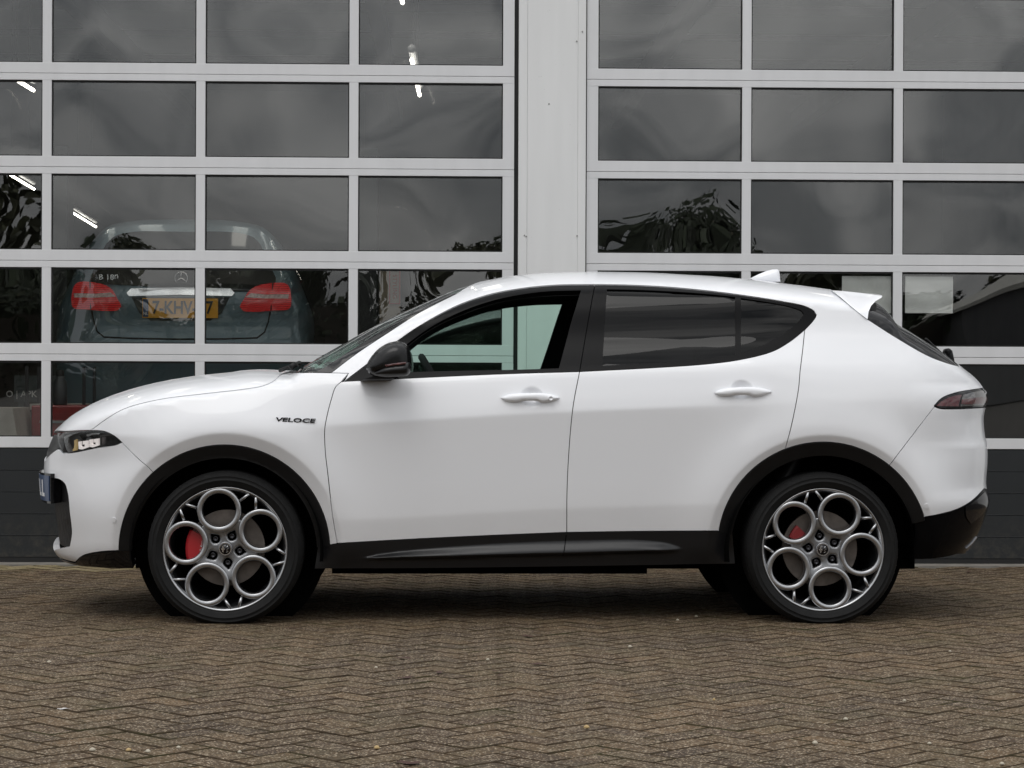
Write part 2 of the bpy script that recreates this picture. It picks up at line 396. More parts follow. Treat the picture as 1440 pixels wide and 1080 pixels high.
# ------------------------------------------------------------------ ground and brick paving
YW = 2.366                                        # outer face of the garage doors
def ground_mat():
    t = NT('ground_asphalt'); c = t.coord('Object')
    return t.bsdf(base=t.ramp(t.noise(c, 3, 8, .7).outputs['Fac'], [(.3, (.06, .055, .048)), (.7, (.10, .09, .08))]), rough=.9)
def brick_mat(name, cols):
    t = NT(name); c = t.coord('Object'); g = t.n('ShaderNodeNewGeometry'); oi = t.n('ShaderNodeObjectInfo')
    pos = g.outputs['Position']
    rnd = t.n('ShaderNodeMath', {0: t.n('ShaderNodeMath', {0: g.outputs['Random Per Island'], 1: oi.outputs['Random']}, operation='ADD').outputs[0], 1: 1.0}, operation='FRACT').outputs[0]
    base = t.ramp(rnd, [(0, cols[0]), (.35, cols[1]), (.7, cols[2]), (1, cols[3])])
    patch = t.ramp(t.noise(pos, 1.1, 4, .6).outputs['Fac'], [(.30, (.66, .68, .70)), (.52, (1.0, 1.0, .98)), (.72, (1.20, 1.14, 1.04))])
    base = t.mixc(1.0, base, patch, 'MULTIPLY')
    fine = t.noise(pos, 170, 3, .75).outputs['Fac']
    base = t.mixc(.85, base, t.ramp(fine, [(.30, (.45, .43, .40)), (.5, (.95, .95, .95)), (.72, (1.7, 1.65, 1.55))]), 'MULTIPLY')
    base = t.mixc(.8, base, t.ramp(t.noise(pos, 55, 4, .8).outputs['Fac'], [(.33, (.55, .53, .50)), (.5, (1, 1, 1)), (.68, (1.35, 1.32, 1.25))]), 'MULTIPLY')
    vo = t.n('ShaderNodeTexVoronoi', {'Vector': pos, 'Scale': 190., 'Randomness': 1.}, feature='F1')
    grain = t.n('ShaderNodeSeparateColor', {'Color': vo.outputs['Color']}).outputs[0]
    base = t.mixc(t.ramp(grain, [(.76, (0, 0, 0)), (.85, (1, 1, 1))]), base, t.ramp(grain, [(.82, (.14, .10, .060)), (.96, (.40, .33, .24))]))
    base = t.mixc(t.ramp(grain, [(.06, (.8, .8, .8)), (.14, (0, 0, 0))]), base, (.03, .026, .022, 1))
    stain = t.ramp(t.noise(pos, .55, 7, .72, 1.2).outputs['Fac'], [(.56, (0, 0, 0)), (.70, (.55, .55, .55))])
    base = t.mixc(stain, base, (.040, .032, .025, 1))
    moss = t.ramp(t.noise(pos, 2.3, 6, .7).outputs['Fac'], [(.50, (0, 0, 0)), (.76, (.5, .5, .5))])
    base = t.mixc(moss, base, (.060, .058, .024, 1))
    h = t.mixc(.5, fine, t.noise(pos, 420, 2, .6).outputs['Fac'])
    return t.bsdf(base=base, rough=.82, spec=.35, normal=t.bump(h, .55, .003))
M_GROUND = ground_mat()
M_BRICK = brick_mat('paving_brick', [(.058, .034, .017), (.075, .046, .022), (.087, .055, .026), (.108, .067, .032)])
M_BRICKY = brick_mat('yellow_brick', [(.25, .20, .10), (.28, .23, .12), (.22, .18, .09), (.30, .25, .14)])
M_SAND = mat('joint_sand', (.016, .013, .009), .95, var=.4, vs=40)
gm = MB(); gm.add([(-600, -600, -.03), (600, -600, -.03), (600, 600, -.03), (-600, 600, -.03)], [(0, 1, 2, 3)])
tag(gm.build('ground', M_GROUND, fix=False), kind='structure')
gm = MB(); gm.add([(-7, -8.4, -.017), (7, -8.4, -.017), (7, 2.5, -.017), (-7, 2.5, -.017)], [(0, 1, 2, 3)])
pave = tag(gm.build('paving', M_SAND, fix=False), kind='structure')
BW = .105
def brick_verts(L_, W_):
    c, j, h = .0035, .0036, .03
    a, b = L_/2-j, W_/2-j
    V = [(-a, -b, -h), (a, -b, -h), (a, b, -h), (-a, b, -h), (-a, -b, -c), (a, -b, -c), (a, b, -c), (-a, b, -c), (-a+c, -b+c, 0), (a-c, -b+c, 0), (a-c, b-c, 0), (-a+c, b-c, 0)]
    F = [(0, 1, 5, 4), (1, 2, 6, 5), (2, 3, 7, 6), (3, 0, 4, 7), (4, 5, 9, 8), (5, 6, 10, 9), (6, 7, 11, 10), (7, 4, 8, 11), (8, 9, 10, 11)]
    return V, F
BV, BF = brick_verts(2*BW, BW)
def brick_mesh(nm, m):
    me = bpy.data.meshes.new(nm); me.from_pydata(BV, [], BF); me.materials.append(m); me.materials.append(M_EDGE); me.polygons.foreach_set('material_index', [1]*8+[0]); return me
def edge_mat():
    t = NT('dirty_brick_edge'); pos = t.n('ShaderNodeNewGeometry').outputs['Position']
    a = t.noise(pos, 11, 5, .7).outputs['Fac']; g = t.noise(pos, 150, 3, .7).outputs['Fac']
    col = t.ramp(t.mixc(.35, a, g), [(.32, (.022, .016, .010)), (.50, (.045, .032, .020)), (.64, (.078, .055, .034))])
    return t.bsdf(base=t.mixc(t.ramp(t.noise(pos, 3.1, 4, .6).outputs['Fac'], [(.52, (0, 0, 0)), (.70, (.7, .7, .7))]), col, (.035, .040, .014, 1)), rough=.95, spec=.1)
M_EDGE = edge_mat()
BM, BMY = brick_mesh('brick', M_BRICK), brick_mesh('yellow_brick', M_BRICKY)
rb = random.Random(3)
bricks = []
R45 = math.radians(46.3); c4, s4 = math.cos(R45), math.sin(R45)
def proj_px(p):
    d = np.array(p)-CPOS; z = d@CF
    return 720+FPX*(d@CR)/z, 540-FPX*(d@CU)/z, z
for i in range(-110, 110):
    for j in range(-110, 110):
        t_ = (i-j) % 4
        if t_ == 0: cx_, cy_, ro_ = (i+1)*BW, (j+.5)*BW, 0
        elif t_ == 3: cx_, cy_, ro_ = (i+.5)*BW, (j+1)*BW, math.pi/2
        else: continue
        x, y = -(cx_*c4-cy_*s4), cx_*s4+cy_*c4-2.
        if not (-5.2 < x < 5.4 and -8.2 < y < YW-.16): continue
        dx, dy = abs(x-CPOS[0]), y-CPOS[1]
        if dx > dy*.27+1.1: continue
        und = .006*math.sin(x*1.3+.6)*math.sin(y*.9+1.)
        bricks.append((x, y, und+rb.gauss(0, .0008), -(ro_+R45)+rb.gauss(0, .006), rb.gauss(0, .003), rb.gauss(0, .003), y > YW-.47+.05*math.sin(x*9) and x < -1.55))
vis = []
for k, b in enumerate(bricks):
    px, py, dz_ = proj_px((b[0], b[1], 0))
    if -20 < px < 1460 and py < 1095: vis.append((dz_, k))
vis.sort(); own = set(k for _, k in vis[:300])
mbn, mby = MB(), MB()
for k, (x, y, z, r, tx, ty, yel) in enumerate(bricks):
    if k in own:
        o = bpy.data.objects.new('brick', BMY if yel else BM); SC.collection.objects.link(o); o.parent = pave; o.location = (x, y, z); o.rotation_euler = (tx, ty, r)
    else:
        E_ = Matrix.Translation((x, y, z)) @ Matrix.Rotation(r, 4, 'Z') @ Matrix.Rotation(ty, 4, 'Y') @ Matrix.Rotation(tx, 4, 'X')
        (mby if yel else mbn).add([E_ @ Vector(v) for v in BV], BF)
for _m, _n, _t in ((mbn, 'brick_field', M_BRICK), (mby, 'yellow_brick_edge', M_BRICKY)):
    o = tag(_m.build(_n, _t, pave, fix=False), kind='stuff'); o.data.materials.append(M_EDGE); o.data.polygons.foreach_set('material_index', ([1]*8+[0])*(len(o.data.polygons)//9))
M_CONC = mat('concrete_edge', (.20, .185, .16), .9, var=.25, vs=12, bump=.3, bs=90)
mb = MB(); mb.box((-6.5, YW-.16, -.06), (7, YW+.35, .004)); tag(mb.build('threshold', M_CONC), kind='structure')

# ------------------------------------------------------------------ garage doors
def painted(name, base, rough=.42):
    t = NT(name); c = t.coord('Object')
    st = t.noise(t.coord('Object', (5, 5, .5)), 2, 4, .5).outputs['Fac']
    b = t.mixc(.35, (*base, 1), t.ramp(st, [(.3, tuple(v*.88 for v in base)), (.7, tuple(min(1, v*1.06) for v in base))]))
    sp_ = t.ramp(t.noise(c, 60, 2, .5).outputs['Fac'], [(.72, (0, 0, 0)), (.80, (.15, .15, .15))])
    b = t.mixc(sp_, b, (.2, .19, .17, 1))
    return t.bsdf(base=b, rough=rough, normal=t.bump(t.noise(c, 9, 3).outputs['Fac'], .04, .01))
M_FRAME = painted('door_frame_paint', (.72, .722, .73))
M_PILLAR = painted('cladding_paint', (.775, .777, .77), .5)
M_SEAL = mat('black_rubber_seal', (.008, .008, .008), .6)
def dark_mat():
    t = NT('anthracite_panel'); co_ = t.coord('Object'); z = t.n('ShaderNodeSeparateXYZ', {'Vector': co_}).outputs['Z']
    up = t.n('ShaderNodeMapRange', {'Value': z, 'From Min': .34, 'From Max': .02, 'To Min': 0., 'To Max': .8}).outputs[0]
    sp_ = t.n('ShaderNodeMath', {0: up, 1: t.ramp(t.noise(co_, 16, 7, .75).outputs['Fac'], [(.45, (0, 0, 0)), (.75, (1, 1, 1))])}, operation='MULTIPLY').outputs[0]
    base = t.ramp(t.noise(co_, 5, 5).outputs['Fac'], [(.3, (.0115, .0137, .0150)), (.7, (.0146, .0173, .019))])
    return t.bsdf(base=t.mixc(sp_, base, (.075, .065, .05, 1)), rough=.42, normal=t.bump(t.noise(co_, 200, 4).outputs['Fac'], .25, .004))
M_DARK = dark_mat()
M_PANE = glass('door_pane', (.93, .94, .93), 2.1, wavy=.0085, wscale=1.7)
def xs_at(pxs, y=300): return plane_hit(np.array([(p, y) for p in pxs], float), YW)[0]
def zs_at(pys, x=390): return plane_hit(np.array([(x, p) for p in pys], float), YW)[1]
def sect_door(name, label, mull, lo_edge, hi_edge, seam_px, xpx, flip):
    root = empty(name, ((lo_edge+hi_edge)/2, YW, 0)); tag(root, label, 'garage door', 'sectional garage doors'); ox = root.location.x
    seams = list(zs_at(seam_px, xpx)); pitch = (seams[0]-seams[-1])/(len(seams)-1)
    zb_ = seams[-1]-pitch                        # bottom of the lowest glazed section
    tops = [seams[0]+pitch*2, seams[0]+pitch]+seams
    th = .040; mw = .0265; k = 0
    for r in range(len(tops)):
        z1 = tops[r]-.0012; z0 = (tops[r+1] if r+1 < len(tops) else zb_)+.0012
        bot, top = .062, .038
        mb = MB(); a, b = lo_edge-ox, hi_edge-ox
        mb.box((a, 0, z0), (b, th, z0+bot), bev=.0015); mb.box((a, 0, z1-top), (b, th, z1), bev=.0015)
        cols = [lo_edge]+list(mull)+[hi_edge]; st_ = .066
        op = []
        for c in range(len(cols)-1):
            x0 = cols[c]+(mw if c else st_); x1 = cols[c+1]-(mw if c < len(cols)-2 else st_); op.append((x0-ox, x1-ox))
        prev = a
        for (x0, x1) in op: mb.box((prev, .0008, z0+bot), (x0, th-.001, z1-top)); prev = x1
        mb.box((prev, .0008, z0+bot), (b, th-.001, z1-top))
        sec = mb.build('door_section', M_FRAME, root)
        for (x0, x1) in op:
            za, zc_ = z0+bot, z1-top; g = MB(); s = .007
            g.box((x0+.0004, .012, za+.0004), (x0+s, .030, zc_-.0004)); g.box((x1-s, .012, za+.0004), (x1-.0004, .030, zc_-.0004)); g.box((x0+s, .012, za+.0004), (x1-s, .030, za+s)); g.box((x0+s, .012, zc_-s*1.6), (x1-s, .030, zc_-.0004))  # top strip thickened to stand in for the shadow of the rail
            g.build('gasket', M_SEAL, sec)
            p = MB(); p.box((x0+.003, -.0015, za+.003), (x1-.003, .0015, zc_-.003)); po = p.build('pane', M_PANE, sec)
            # each acrylic pane sits a little differently in its frame
            po.data.transform(Matrix.Translation((-(x0+x1)/2, 0, -(za+zc_)/2))); po.location = ((x0+x1)/2, .021, (za+zc_)/2)
            po.rotation_euler = (rb.gauss(0, .0018), 0, rb.gauss(0, .005))
    # solid bottom leaf with horizontal ribs
    a, b = lo_edge-ox, hi_edge-ox; n = 5; zl0 = .035; hgt = (zb_-zl0)/n
    for r in range(n):
        z0 = zl0+hgt*r
        mb = MB(); mb.prism([(0, z0+.001), (0, z0+hgt-.006), (.006, z0+hgt-.0012), (.035, z0+hgt-.0012), (.035, z0+.001)], lambda q, w_, a=a: (a, .002+q, w_), lambda q, w_, b=b: (b, .002+q, w_))
        mb.build('lower_panel', M_DARK, root)
        if r < n-1:
            mb = MB(); mb.box((a, .001, z0+hgt-.0012), (b, .03, z0+hgt+.0008)); mb.build('panel_bead', mat('bead_grey', (.05, .053, .056), .4) if 'bead_grey' not in bpy.data.materials else bpy.data.materials['bead_grey'], root)
    mb = MB(); mb.box((a, .006, .004), (b, .03, .0345)); mb.build('bottom_seal', M_SEAL, root)
    return root, tops, zb_
mL = list(xs_at([65.5, 281.7, 497])); edL = xs_at([722.6])[0]; pitL = (mL[2]-mL[0])/2
mR = list(xs_at([1049.6, 1262.8])); edR = xs_at([824.8])[0]; pitR = mR[1]-mR[0]
doorL, topsL, zbL = sect_door('sectional_door', 'glazed sectional garage door with grey lifted car behind its panes', [mL[0]-pitL]+mL, mL[0]-2*pitL+.04, edL, [105.3, 236.6, 368, 499.3], 390, False)
doorR, topsR, zbR = sect_door('sectional_door', 'glazed sectional garage door with white paper sheets taped inside', mR+[mR[1]+pitR], edR, mR[1]+2*pitR-.04, [112.5, 242, 371.5, 501], 960, False)

# ------------------------------------------------------------------ workshop building
BLD = empty('workshop_building', (0, YW, 0)); tag(BLD, 'workshop hall with pale grey cladding pillar between the two glazed doors', 'building')
px0, pA, pB, px1 = xs_at([728.6, 741, 811.5, 823]); ztop = max(topsL[0], topsR[0])
mb = MB(); mb.box((px0, -.030, .004), (pA-.0008, .10, ztop+.6), bev=.003); mb.build('pillar_flange', M_PILLAR, BLD)
mb = MB(); mb.box((pB+.0008, -.030, .004), (px1, .10, ztop+.6), bev=.003); mb.build('pillar_flange', M_PILLAR, BLD)
mb = MB(); mb.box((pA, -.026, .004), (pB, .10, ztop+.6)); mb.build('pillar_panel', M_PILLAR, BLD)
mb = MB(); mb.box((px0-.06, .02, .004), (px0, .12, ztop+.6)); mb.box((px1, .02, .004), (px1+.06, .12, ztop+.6)); mb.build('guide_seal', M_SEAL, BLD)
for k, (qx, qy) in enumerate(((819, 44.5), (811, 58), (737.5, 331), (740, 332.5), (811.5, 331.5), (772, 146))):
    X, Z = plane_hit(np.array([(qx, qy)], float), YW-.03); mb = MB(); mb.lathe([(0, -.004), (.004, -.003), (.005, 0)], 8, 'y', (X[0], -.0305 if k not in (5,) else -.0262, Z[0])); mb.build('rivet', mat('rivet_grey', (.30, .30, .29), .5) if 'rivet_grey' not in bpy.data.materials else bpy.data.materials['rivet_grey'], BLD)
M_WALLIN = mat('inner_wall', (.09, .093, .096), .9, var=.2, vs=1.)
M_ROOFIN = mat('inner_roof', (.07, .075, .085), .9, var=.2, vs=1.)
M_FLOORIN = mat('workshop_floor', (.11, .11, .11), .5, var=.25, vs=2)
xl, xr, yb_, zh = mL[0]-2*pitL-.3, mR[1]+2*pitR+.3, 22.0, ztop+1.6
mb = MB(); mb.box((xl-.2, 0.05, ztop+.01), (xr+.2, .25, zh)); mb.box((xl-.3, .05, 0), (xl+.34, .25, ztop+.01)); mb.box((xr-.34, .05, 0), (xr+.3, .25, ztop+.01)); mb.build('front_wall', M_PILLAR, BLD)
mb = MB(); mb.box((xl-3.2, .25, 0), (xl-3., yb_, zh)); mb.build('side_wall', M_WALLIN, BLD)
mb = MB(); mb.box((xr+3., .25, 0), (xr+3.2, yb_, zh)); mb.build('side_wall', M_WALLIN, BLD)
for _q in ((xl-3.2, xl-.3), (xr+.3, xr+3.2)): mb = MB(); mb.box((_q[0], .051, 0), (_q[1], .25, zh)); mb.build('front_wall', M_PILLAR, BLD)
mb = MB(); mb.box((xl-3.2, yb_, 0), (xr+3.2, yb_+.2, zh)); mb.build('back_wall', M_WALLIN, BLD)
mb = MB(); mb.box((xl-3.2, .05, zh), (xr+3.2, yb_+.2, zh+.25)); mb.build('roof', M_ROOFIN, BLD)
mb = MB(); mb.box((xl-3.2, .12, -.02), (xr+3.2, yb_, .002)); mb.build('workshop_slab', M_FLOORIN, BLD)
M_BEAM = mat('roof_beam', (.35, .36, .38), .5)
for k in range(9):
    y = 1.4+k*2.1; mb = MB(); mb.box((xl-3., y, zh-.28), (xr+3., y+.10, zh-.06)); mb.build('roof_purlin', M_BEAM, BLD)
for x in (-4.4, -1.2, 2.2, 5.0):
    mb = MB(); mb.box((x, .4, zh-.55), (x+.16, yb_, zh-.281)); mb.build('roof_beam', M_ROOFIN, BLD)
# ------------------------------------------------------------------ the white car
def paint_mat():
    t = NT('white_paint'); c = t.coord('Object')
    n = t.noise(c, 900, 2).outputs['Fac']
    d = t.noise(c, 3.0, 5, .6).outputs['Fac']
    z = t.n('ShaderNodeSeparateXYZ', {'Vector': c}).outputs['Z']
    low = t.n('ShaderNodeMapRange', {'Value': z, 'From Min': .62, 'From Max': .30, 'To Min': 0., 'To Max': .35}).outputs[0]
    dirt = t.n('ShaderNodeMath', {0: low, 1: d}, operation='MULTIPLY').outputs[0]
    return t.bsdf(base=t.mixc(dirt, (.83, .838, .86, 1), (.50, .46, .41, 1)), rough=.38, spec=.4, coat=.75, coatr=.03, coatn=t.bump(n, .02, .0004))
M_PAINT = paint_mat()
M_GLOSSBLK = mat('gloss_black', (.004, .004, .005), .10, spec=.45)
M_VAL = mat('satin_black_bumper', (.004, .004, .0045), .22, spec=.06)
M_TRIM = mat('satin_black_trim', (.004, .004, .0045), .28, spec=.10)
M_PLAST = mat('black_plastic', (.007, .007, .0075), .5, var=.2, bump=.12, bs=300, spec=.3)
M_PLAST2 = mat('dark_grey_plastic', (.010, .010, .011), .30, bump=.06, bs=300, spec=.4)
M_LINER = mat('wheel_liner', (.004, .004, .004), .95, var=.3, spec=.02)
M_RUBBER = mat('tyre_rubber', (.0065, .0065, .0065), .7, var=.25, vs=30, bump=.15, bs=120, spec=.25)
M_ALLOY = mat('alloy_gunmetal', (.44, .444, .453), .30, metal=1., var=.05)
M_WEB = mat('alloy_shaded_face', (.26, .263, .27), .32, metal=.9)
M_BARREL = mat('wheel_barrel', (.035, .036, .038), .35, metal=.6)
M_DISC = mat('brake_disc', (.15, .13, .115), .5, metal=.7, var=.25, vs=20)
M_RED = mat('caliper_red', (.42, .012, .018), .35, coat=.5)
M_RED2 = mat('caliper_dusty_red', (.20, .008, .010), .5)
M_CHROME = mat('chrome', (.75, .75, .76), .12, metal=1)
M_STEEL = mat('dull_steel', (.25, .25, .26), .35, metal=.9)
M_GREEN = glass('front_window_glass', (.56, .79, .69), .6)
M_WIND = glass('windscreen_glass', (.50, .68, .60), 1.2)
M_PRIV = glass('privacy_glass', (.045, .047, .05), .5)
M_TRIMIN = mat('cabin_lining', (.008, .008, .009), .85)
M_LENS = glass('lamp_lens', (.85, .87, .88), 1.2)
M_TAILRED = mat('tail_lamp_red', (.085, .006, .009), .12, coat=1., var=.2, vs=60)
M_TAILCLR = mat('tail_lamp_smoke', (.085, .08, .078), .1, coat=1., var=.35, vs=25)
M_LAMPREF = mat('glowing_lamp_reflector', (.75, .70, .68), .2, metal=.5, emit=(1, .9, .86), emits=.55)  # glow stands in for bright reflections on the unlit chrome
M_BLUE = mat('plate_blue', (.014, .045, .125), .35, coat=.3)
M_WHITE = mat('white_lettering', (.75, .75, .75), .5)
M_DKMETAL = mat('dark_badge', (.05, .05, .055), .25, metal=.8)

CAR = empty('parked_car', (0, 0, 0), CARYAW)
tag(CAR, 'white five-door crossover car with five-hole alloy wheels parked before the garage doors', 'car')

def cpt(x):                                     # point on the top centreline
    d = float(dzs(x)); z = float(zc(x)); v = z-d+d*H2
    return np.array([float(UV(x, z-1e-7)[0]), v])
def fpt(z): return np.array([float(xn(z)-0+LF(z)-LF(z)*H2), z])
def rpt(z): return np.array([float(xt(z)-LR(z)+LR(z)*H2), z])
def expand(segs, off=0.):
    out = []
    for sg in segs:
        if not any(isinstance(q[0], str) for q in sg):
            px = catmull(sg, 4.0)+[np.array(sg[-1], float)]
            x, z = hit(np.array(px)); u, v = UV(x, z); out += [np.array(q) for q in zip(u, v)]
        else:
            k = []
            for q in sg:
                if not isinstance(q[0], str): x, z = hit([q]); u, v = UV(x, z); k.append(np.array([u[0], v[0]]))
                elif q[0] == 'c': k.append(cpt(q[1]))
                elif q[0] == 'f': k.append(fpt(q[1]))
                elif q[0] == 'r': k.append(rpt(q[1]))
                elif q[0] == 'xz': u, v = UV(q[1], q[2]); k.append(np.array([float(u), float(v)]))
                elif q[0] == 'C':
                    n = max(2, int(abs(q[2]-q[1])/.03)); k += [cpt(q[1]+(q[2]-q[1])*i/n) for i in range(n+1)]
                elif q[0] == 'F':
                    n = max(2, int(abs(q[2]-q[1])/.02)); k += [fpt(q[1]+(q[2]-q[1])*i/n) for i in range(n+1)]
                elif q[0] == 'R':
                    n = max(2, int(abs(q[2]-q[1])/.02)); k += [rpt(q[1]+(q[2]-q[1])*i/n) for i in range(n+1)]
            for a, b in zip(k[:-1], k[1:]):
                n = max(1, int(np.hypot(*(b-a))/.02)); out += [a+(b-a)*i/n for i in range(n)]
            out.append(k[-1])
    return clean(out, 6e-4)
def surf(u, v, off=0., fn=None):
    x, z, w = XZ(u, v)
    if fn is not None: w = w+fn(x, z)
    return np.stack([x, -w, z], -1)
def normals(u, v, fn=None):
    # step back from the degenerate centre lines before differentiating
    vn = np.minimum(v, .83); lf = LF(vn); u0 = xn(vn)+lf-lf*H2+.012
    v2 = np.clip(v, .2, 1.06); lr = LR(v2); u1 = xt(v2)-lr+lr*H2-.012
    u = np.clip(u, u0, u1); x, z, w = XZ(u, v); d = dzs(x); vm = zc(x)-d+d*H2-.008
    v = np.minimum(v, vm); e = .003
    du = surf(u+e, v, 0, fn)-surf(u-e, v, 0, fn); dv = surf(u, v+e, 0, fn)-surf(u, v-e, 0, fn)
    n = np.cross(du, dv); n /= np.linalg.norm(n, axis=-1, keepdims=True)+1e-12
    n = np.where(n[:, 1:2] > 0, -n, n)
    return n
def panel(name, segs, m, parent, off=0., thick=.012, gap=.0018, step=.024, mode='pair', holes=(), fn=None, hgrow=0., extra=None, poly=None):
    """a body panel: outline on the car surface -> dense mesh with its own edge returns.
    mode pair = one object per side, join = both halves in one mesh, near = only the near side"""
    P = expand(segs) if poly is None else poly
    if mode == 'join':          # keep the centre line where it is
        Q = inset(P, gap); onc = []
        x, z, w = XZ(P[:, 0], P[:, 1]); c = w < .012; Q[c] = P[c]; P2 = Q
    else: P2 = inset(P, gap)
    HL = [inset(expand(h) if not isinstance(h, np.ndarray) else h, -hgrow) for h in holes]
    V, T, B = cdt(P2, HL, step, extra)
    p = surf(V[:, 0], V[:, 1], 0, fn); n = normals(V[:, 0], V[:, 1], fn)
    x, z, w = XZ(V[:, 0], V[:, 1]); onc = w < .012
    if mode == 'join': n[onc, 1] = 0; n[onc] /= np.linalg.norm(n[onc], axis=1, keepdims=True)+1e-9; p[onc, 1] = 0
    p = p+n*off
    objs = []
    def mk(signs, nm):
        vs = []; fs = []; ln = []
        for sg in signs:
            o = len(vs); s3 = np.array([1, -sg, 1])       # sg=-1 keeps near side
            pp = p*s3; nn = n*s3
            vs += [tuple(q) for q in pp]
            for t in T:
                t2 = t if sg == -1 else t[::-1]
                fs.append(tuple(int(i)+o for i in t2)); ln += [tuple(nn[i]) for i in t2]
            if thick > 0:
                idx = {}
                for a, b in B:
                    if mode == 'join' and onc[a] and onc[b]: continue
                    for i in (a, b):
                        if i not in idx: idx[i] = len(vs); vs.append(tuple(pp[i]-nn[i]*thick))
                    q = (int(a)+o, idx[a], idx[b], int(b)+o)
                    if sg == 1: q = q[::-1]
                    A_, B_, C_ = (Vector(vs[q[0]]), Vector(vs[q[1]]), Vector(vs[q[2]]))
                    fn_ = (B_-A_).cross(C_-A_); fn_ = fn_.normalized() if fn_.length > 1e-12 else Vector((0, -1, 0))
                    fs.append(q); ln += [tuple(fn_)]*4
        me = bpy.data.meshes.new(nm); me.from_pydata(vs, [], fs)
        me.polygons.foreach_set('use_smooth', [True]*len(fs)); me.update()
        me.normals_split_custom_set(ln)
        me.materials.append(m)
        o = link(bpy.data.objects.new(nm, me), parent if not isinstance(parent, (list, tuple)) else parent[len(objs)])
        objs.append(o); return o
    if mode == 'join': mk((-1, 1), name)
    elif mode == 'near': mk((-1,), name)
    else: mk((-1,), name); mk((1,), name)
    return objs
def arc(c, r, a0, a1, n=40):
    return [(c[0]+r*math.cos(math.radians(a0+(a1-a0)*i/n)), c[1]-r*math.sin(math.radians(a0+(a1-a0)*i/n))) for i in range(n+1)]
FC, RC = (315.5, 774), (1157.5, 770)
RO, RI = 148.5, 130.
# shared seam lines, in photograph pixels
hoodseam = [(128, 605), (150, 589), (174.5, 575), (223, 562), (284.5, 554), (345.6, 547), (372, 542), (386, 535), (394.5, 527)]
lamp_top = [(79.7, 609), (98, 606.5), (116.4, 605.3), (128, 605), (147, 606.5), (162, 613.7), (171.4, 622)]
lamp_bot = [(171.4, 622), (162, 626), (131.7, 630.8), (101, 636.8), (87.4, 637.5)]
bseam = [(171.4, 622), (190, 641), (209.6, 658)]
fdseam = [(479.5, 537), (472, 544), (465.7, 562), (459.6, 586), (456.6, 604.6), (457.5, 635), (461, 666), (463.6, 690), (468, 728), (474.5, 764)]
dbot1 = [(474.5, 764), (560, 759), (640, 755), (720, 751.5), (797, 748.5)]
dbot2 = [(797, 748.5), (900, 747), (1011, 746.4)]
bsplit = [(797, 748.5), (797.4, 690), (800, 635), (806, 571), (815, 522.7)]
bsplit_up = [(815, 522.7), (826, 458), (836.5, 399.8)]
rdseam = [(1131.6, 464), (1129, 490), (1125.5, 519), (1122.5, 549.6), (1113, 598), (1104.5, 631)]
d_low1 = [(484, 536.3), (583, 531.5), (705.5, 526), (815, 522.7)]
d_low2 = [(815, 522.7), (917.5, 517.4), (994, 512), (1040, 506), (1085.6, 494.5), (1110, 481), (1131.6, 464)]
d_tip = [(1131.6, 464), (1143.6, 451), (1148, 443), (1145, 437.5), (1131.6, 430.5), (1101, 424), (1055, 416.5), (994, 408.5), (933, 403), (880, 400.5), (836.5, 399.8)]
d_top = [(836.5, 399.8), (782, 400.7), (736, 405), (690, 413.5), (644.6, 428.8), (595.6, 454.8), (560, 478.6), (516, 512), (484, 536.3)]
pillar = [(466, 524), (501, 497.5), (547, 467), (590, 439.5), (643, 412.5)]
backl = [(1220, 449), (1260, 474.6), (1305.6, 500.6), (1333, 511), (1350, 515.5)]
spo = [(1169.6, 408.3), (1195.6, 430), (1220, 449)]
tl_top = [(1314, 570), (1324, 560), (1342.5, 552.5), (1367, 548), (1389, 545)]
tl_bot = [(1388, 572), (1351.6, 574), (1321, 573.5), (1314, 570)]
qseam = [(1314, 572), (1290, 603), (1255, 649)]
rev = lambda s: s[::-1]
aF = math.degrees(math.atan2(FC[1]-658, 209.6-FC[0])); aR = math.degrees(math.atan2(RC[1]-631, 1104.5-RC[0])); aQ = math.degrees(math.atan2(RC[1]-649, 1255-RC[0]))
g1 = [[(550, 523.5), (640, 521), (720, 519.5), (786, 517.5)], [(786, 517.5), (803, 457), (817, 407.5)], [(817, 407.5), (770, 409), (736, 413), (695, 421.5), (650, 437), (605, 460), (568, 487), (545, 509), (550, 523.5)]]
g2 = [[(847, 514), (900, 511), (950, 508), (1000, 503.5), (1034, 498.5)], [(1034, 498.5), (1034, 417)], [(1034, 417), (1000, 413.2), (960, 410), (900, 407), (853.5, 406)], [(853.5, 406), (847, 514)]]
g3 = [[(1042, 496.5), (1075, 484), (1100, 470), (1120, 455), (1131, 441.5)], [(1131, 441.5), (1127, 436.5), (1110, 430.5), (1080, 424.5), (1042, 418.5)], [(1042, 418.5), (1042, 496.5)]]
G1, G2, G3 = expand(g1), expand(g2), expand(g3)

aex = np.array([(wx+r*math.cos(a), WZ+r*math.sin(a)) for wx in (WX0, WX1) for r in (.488, .496, .502, .506, .510, .514, .520, .530) for a in np.linspace(-.1, math.pi+.1, 150)])
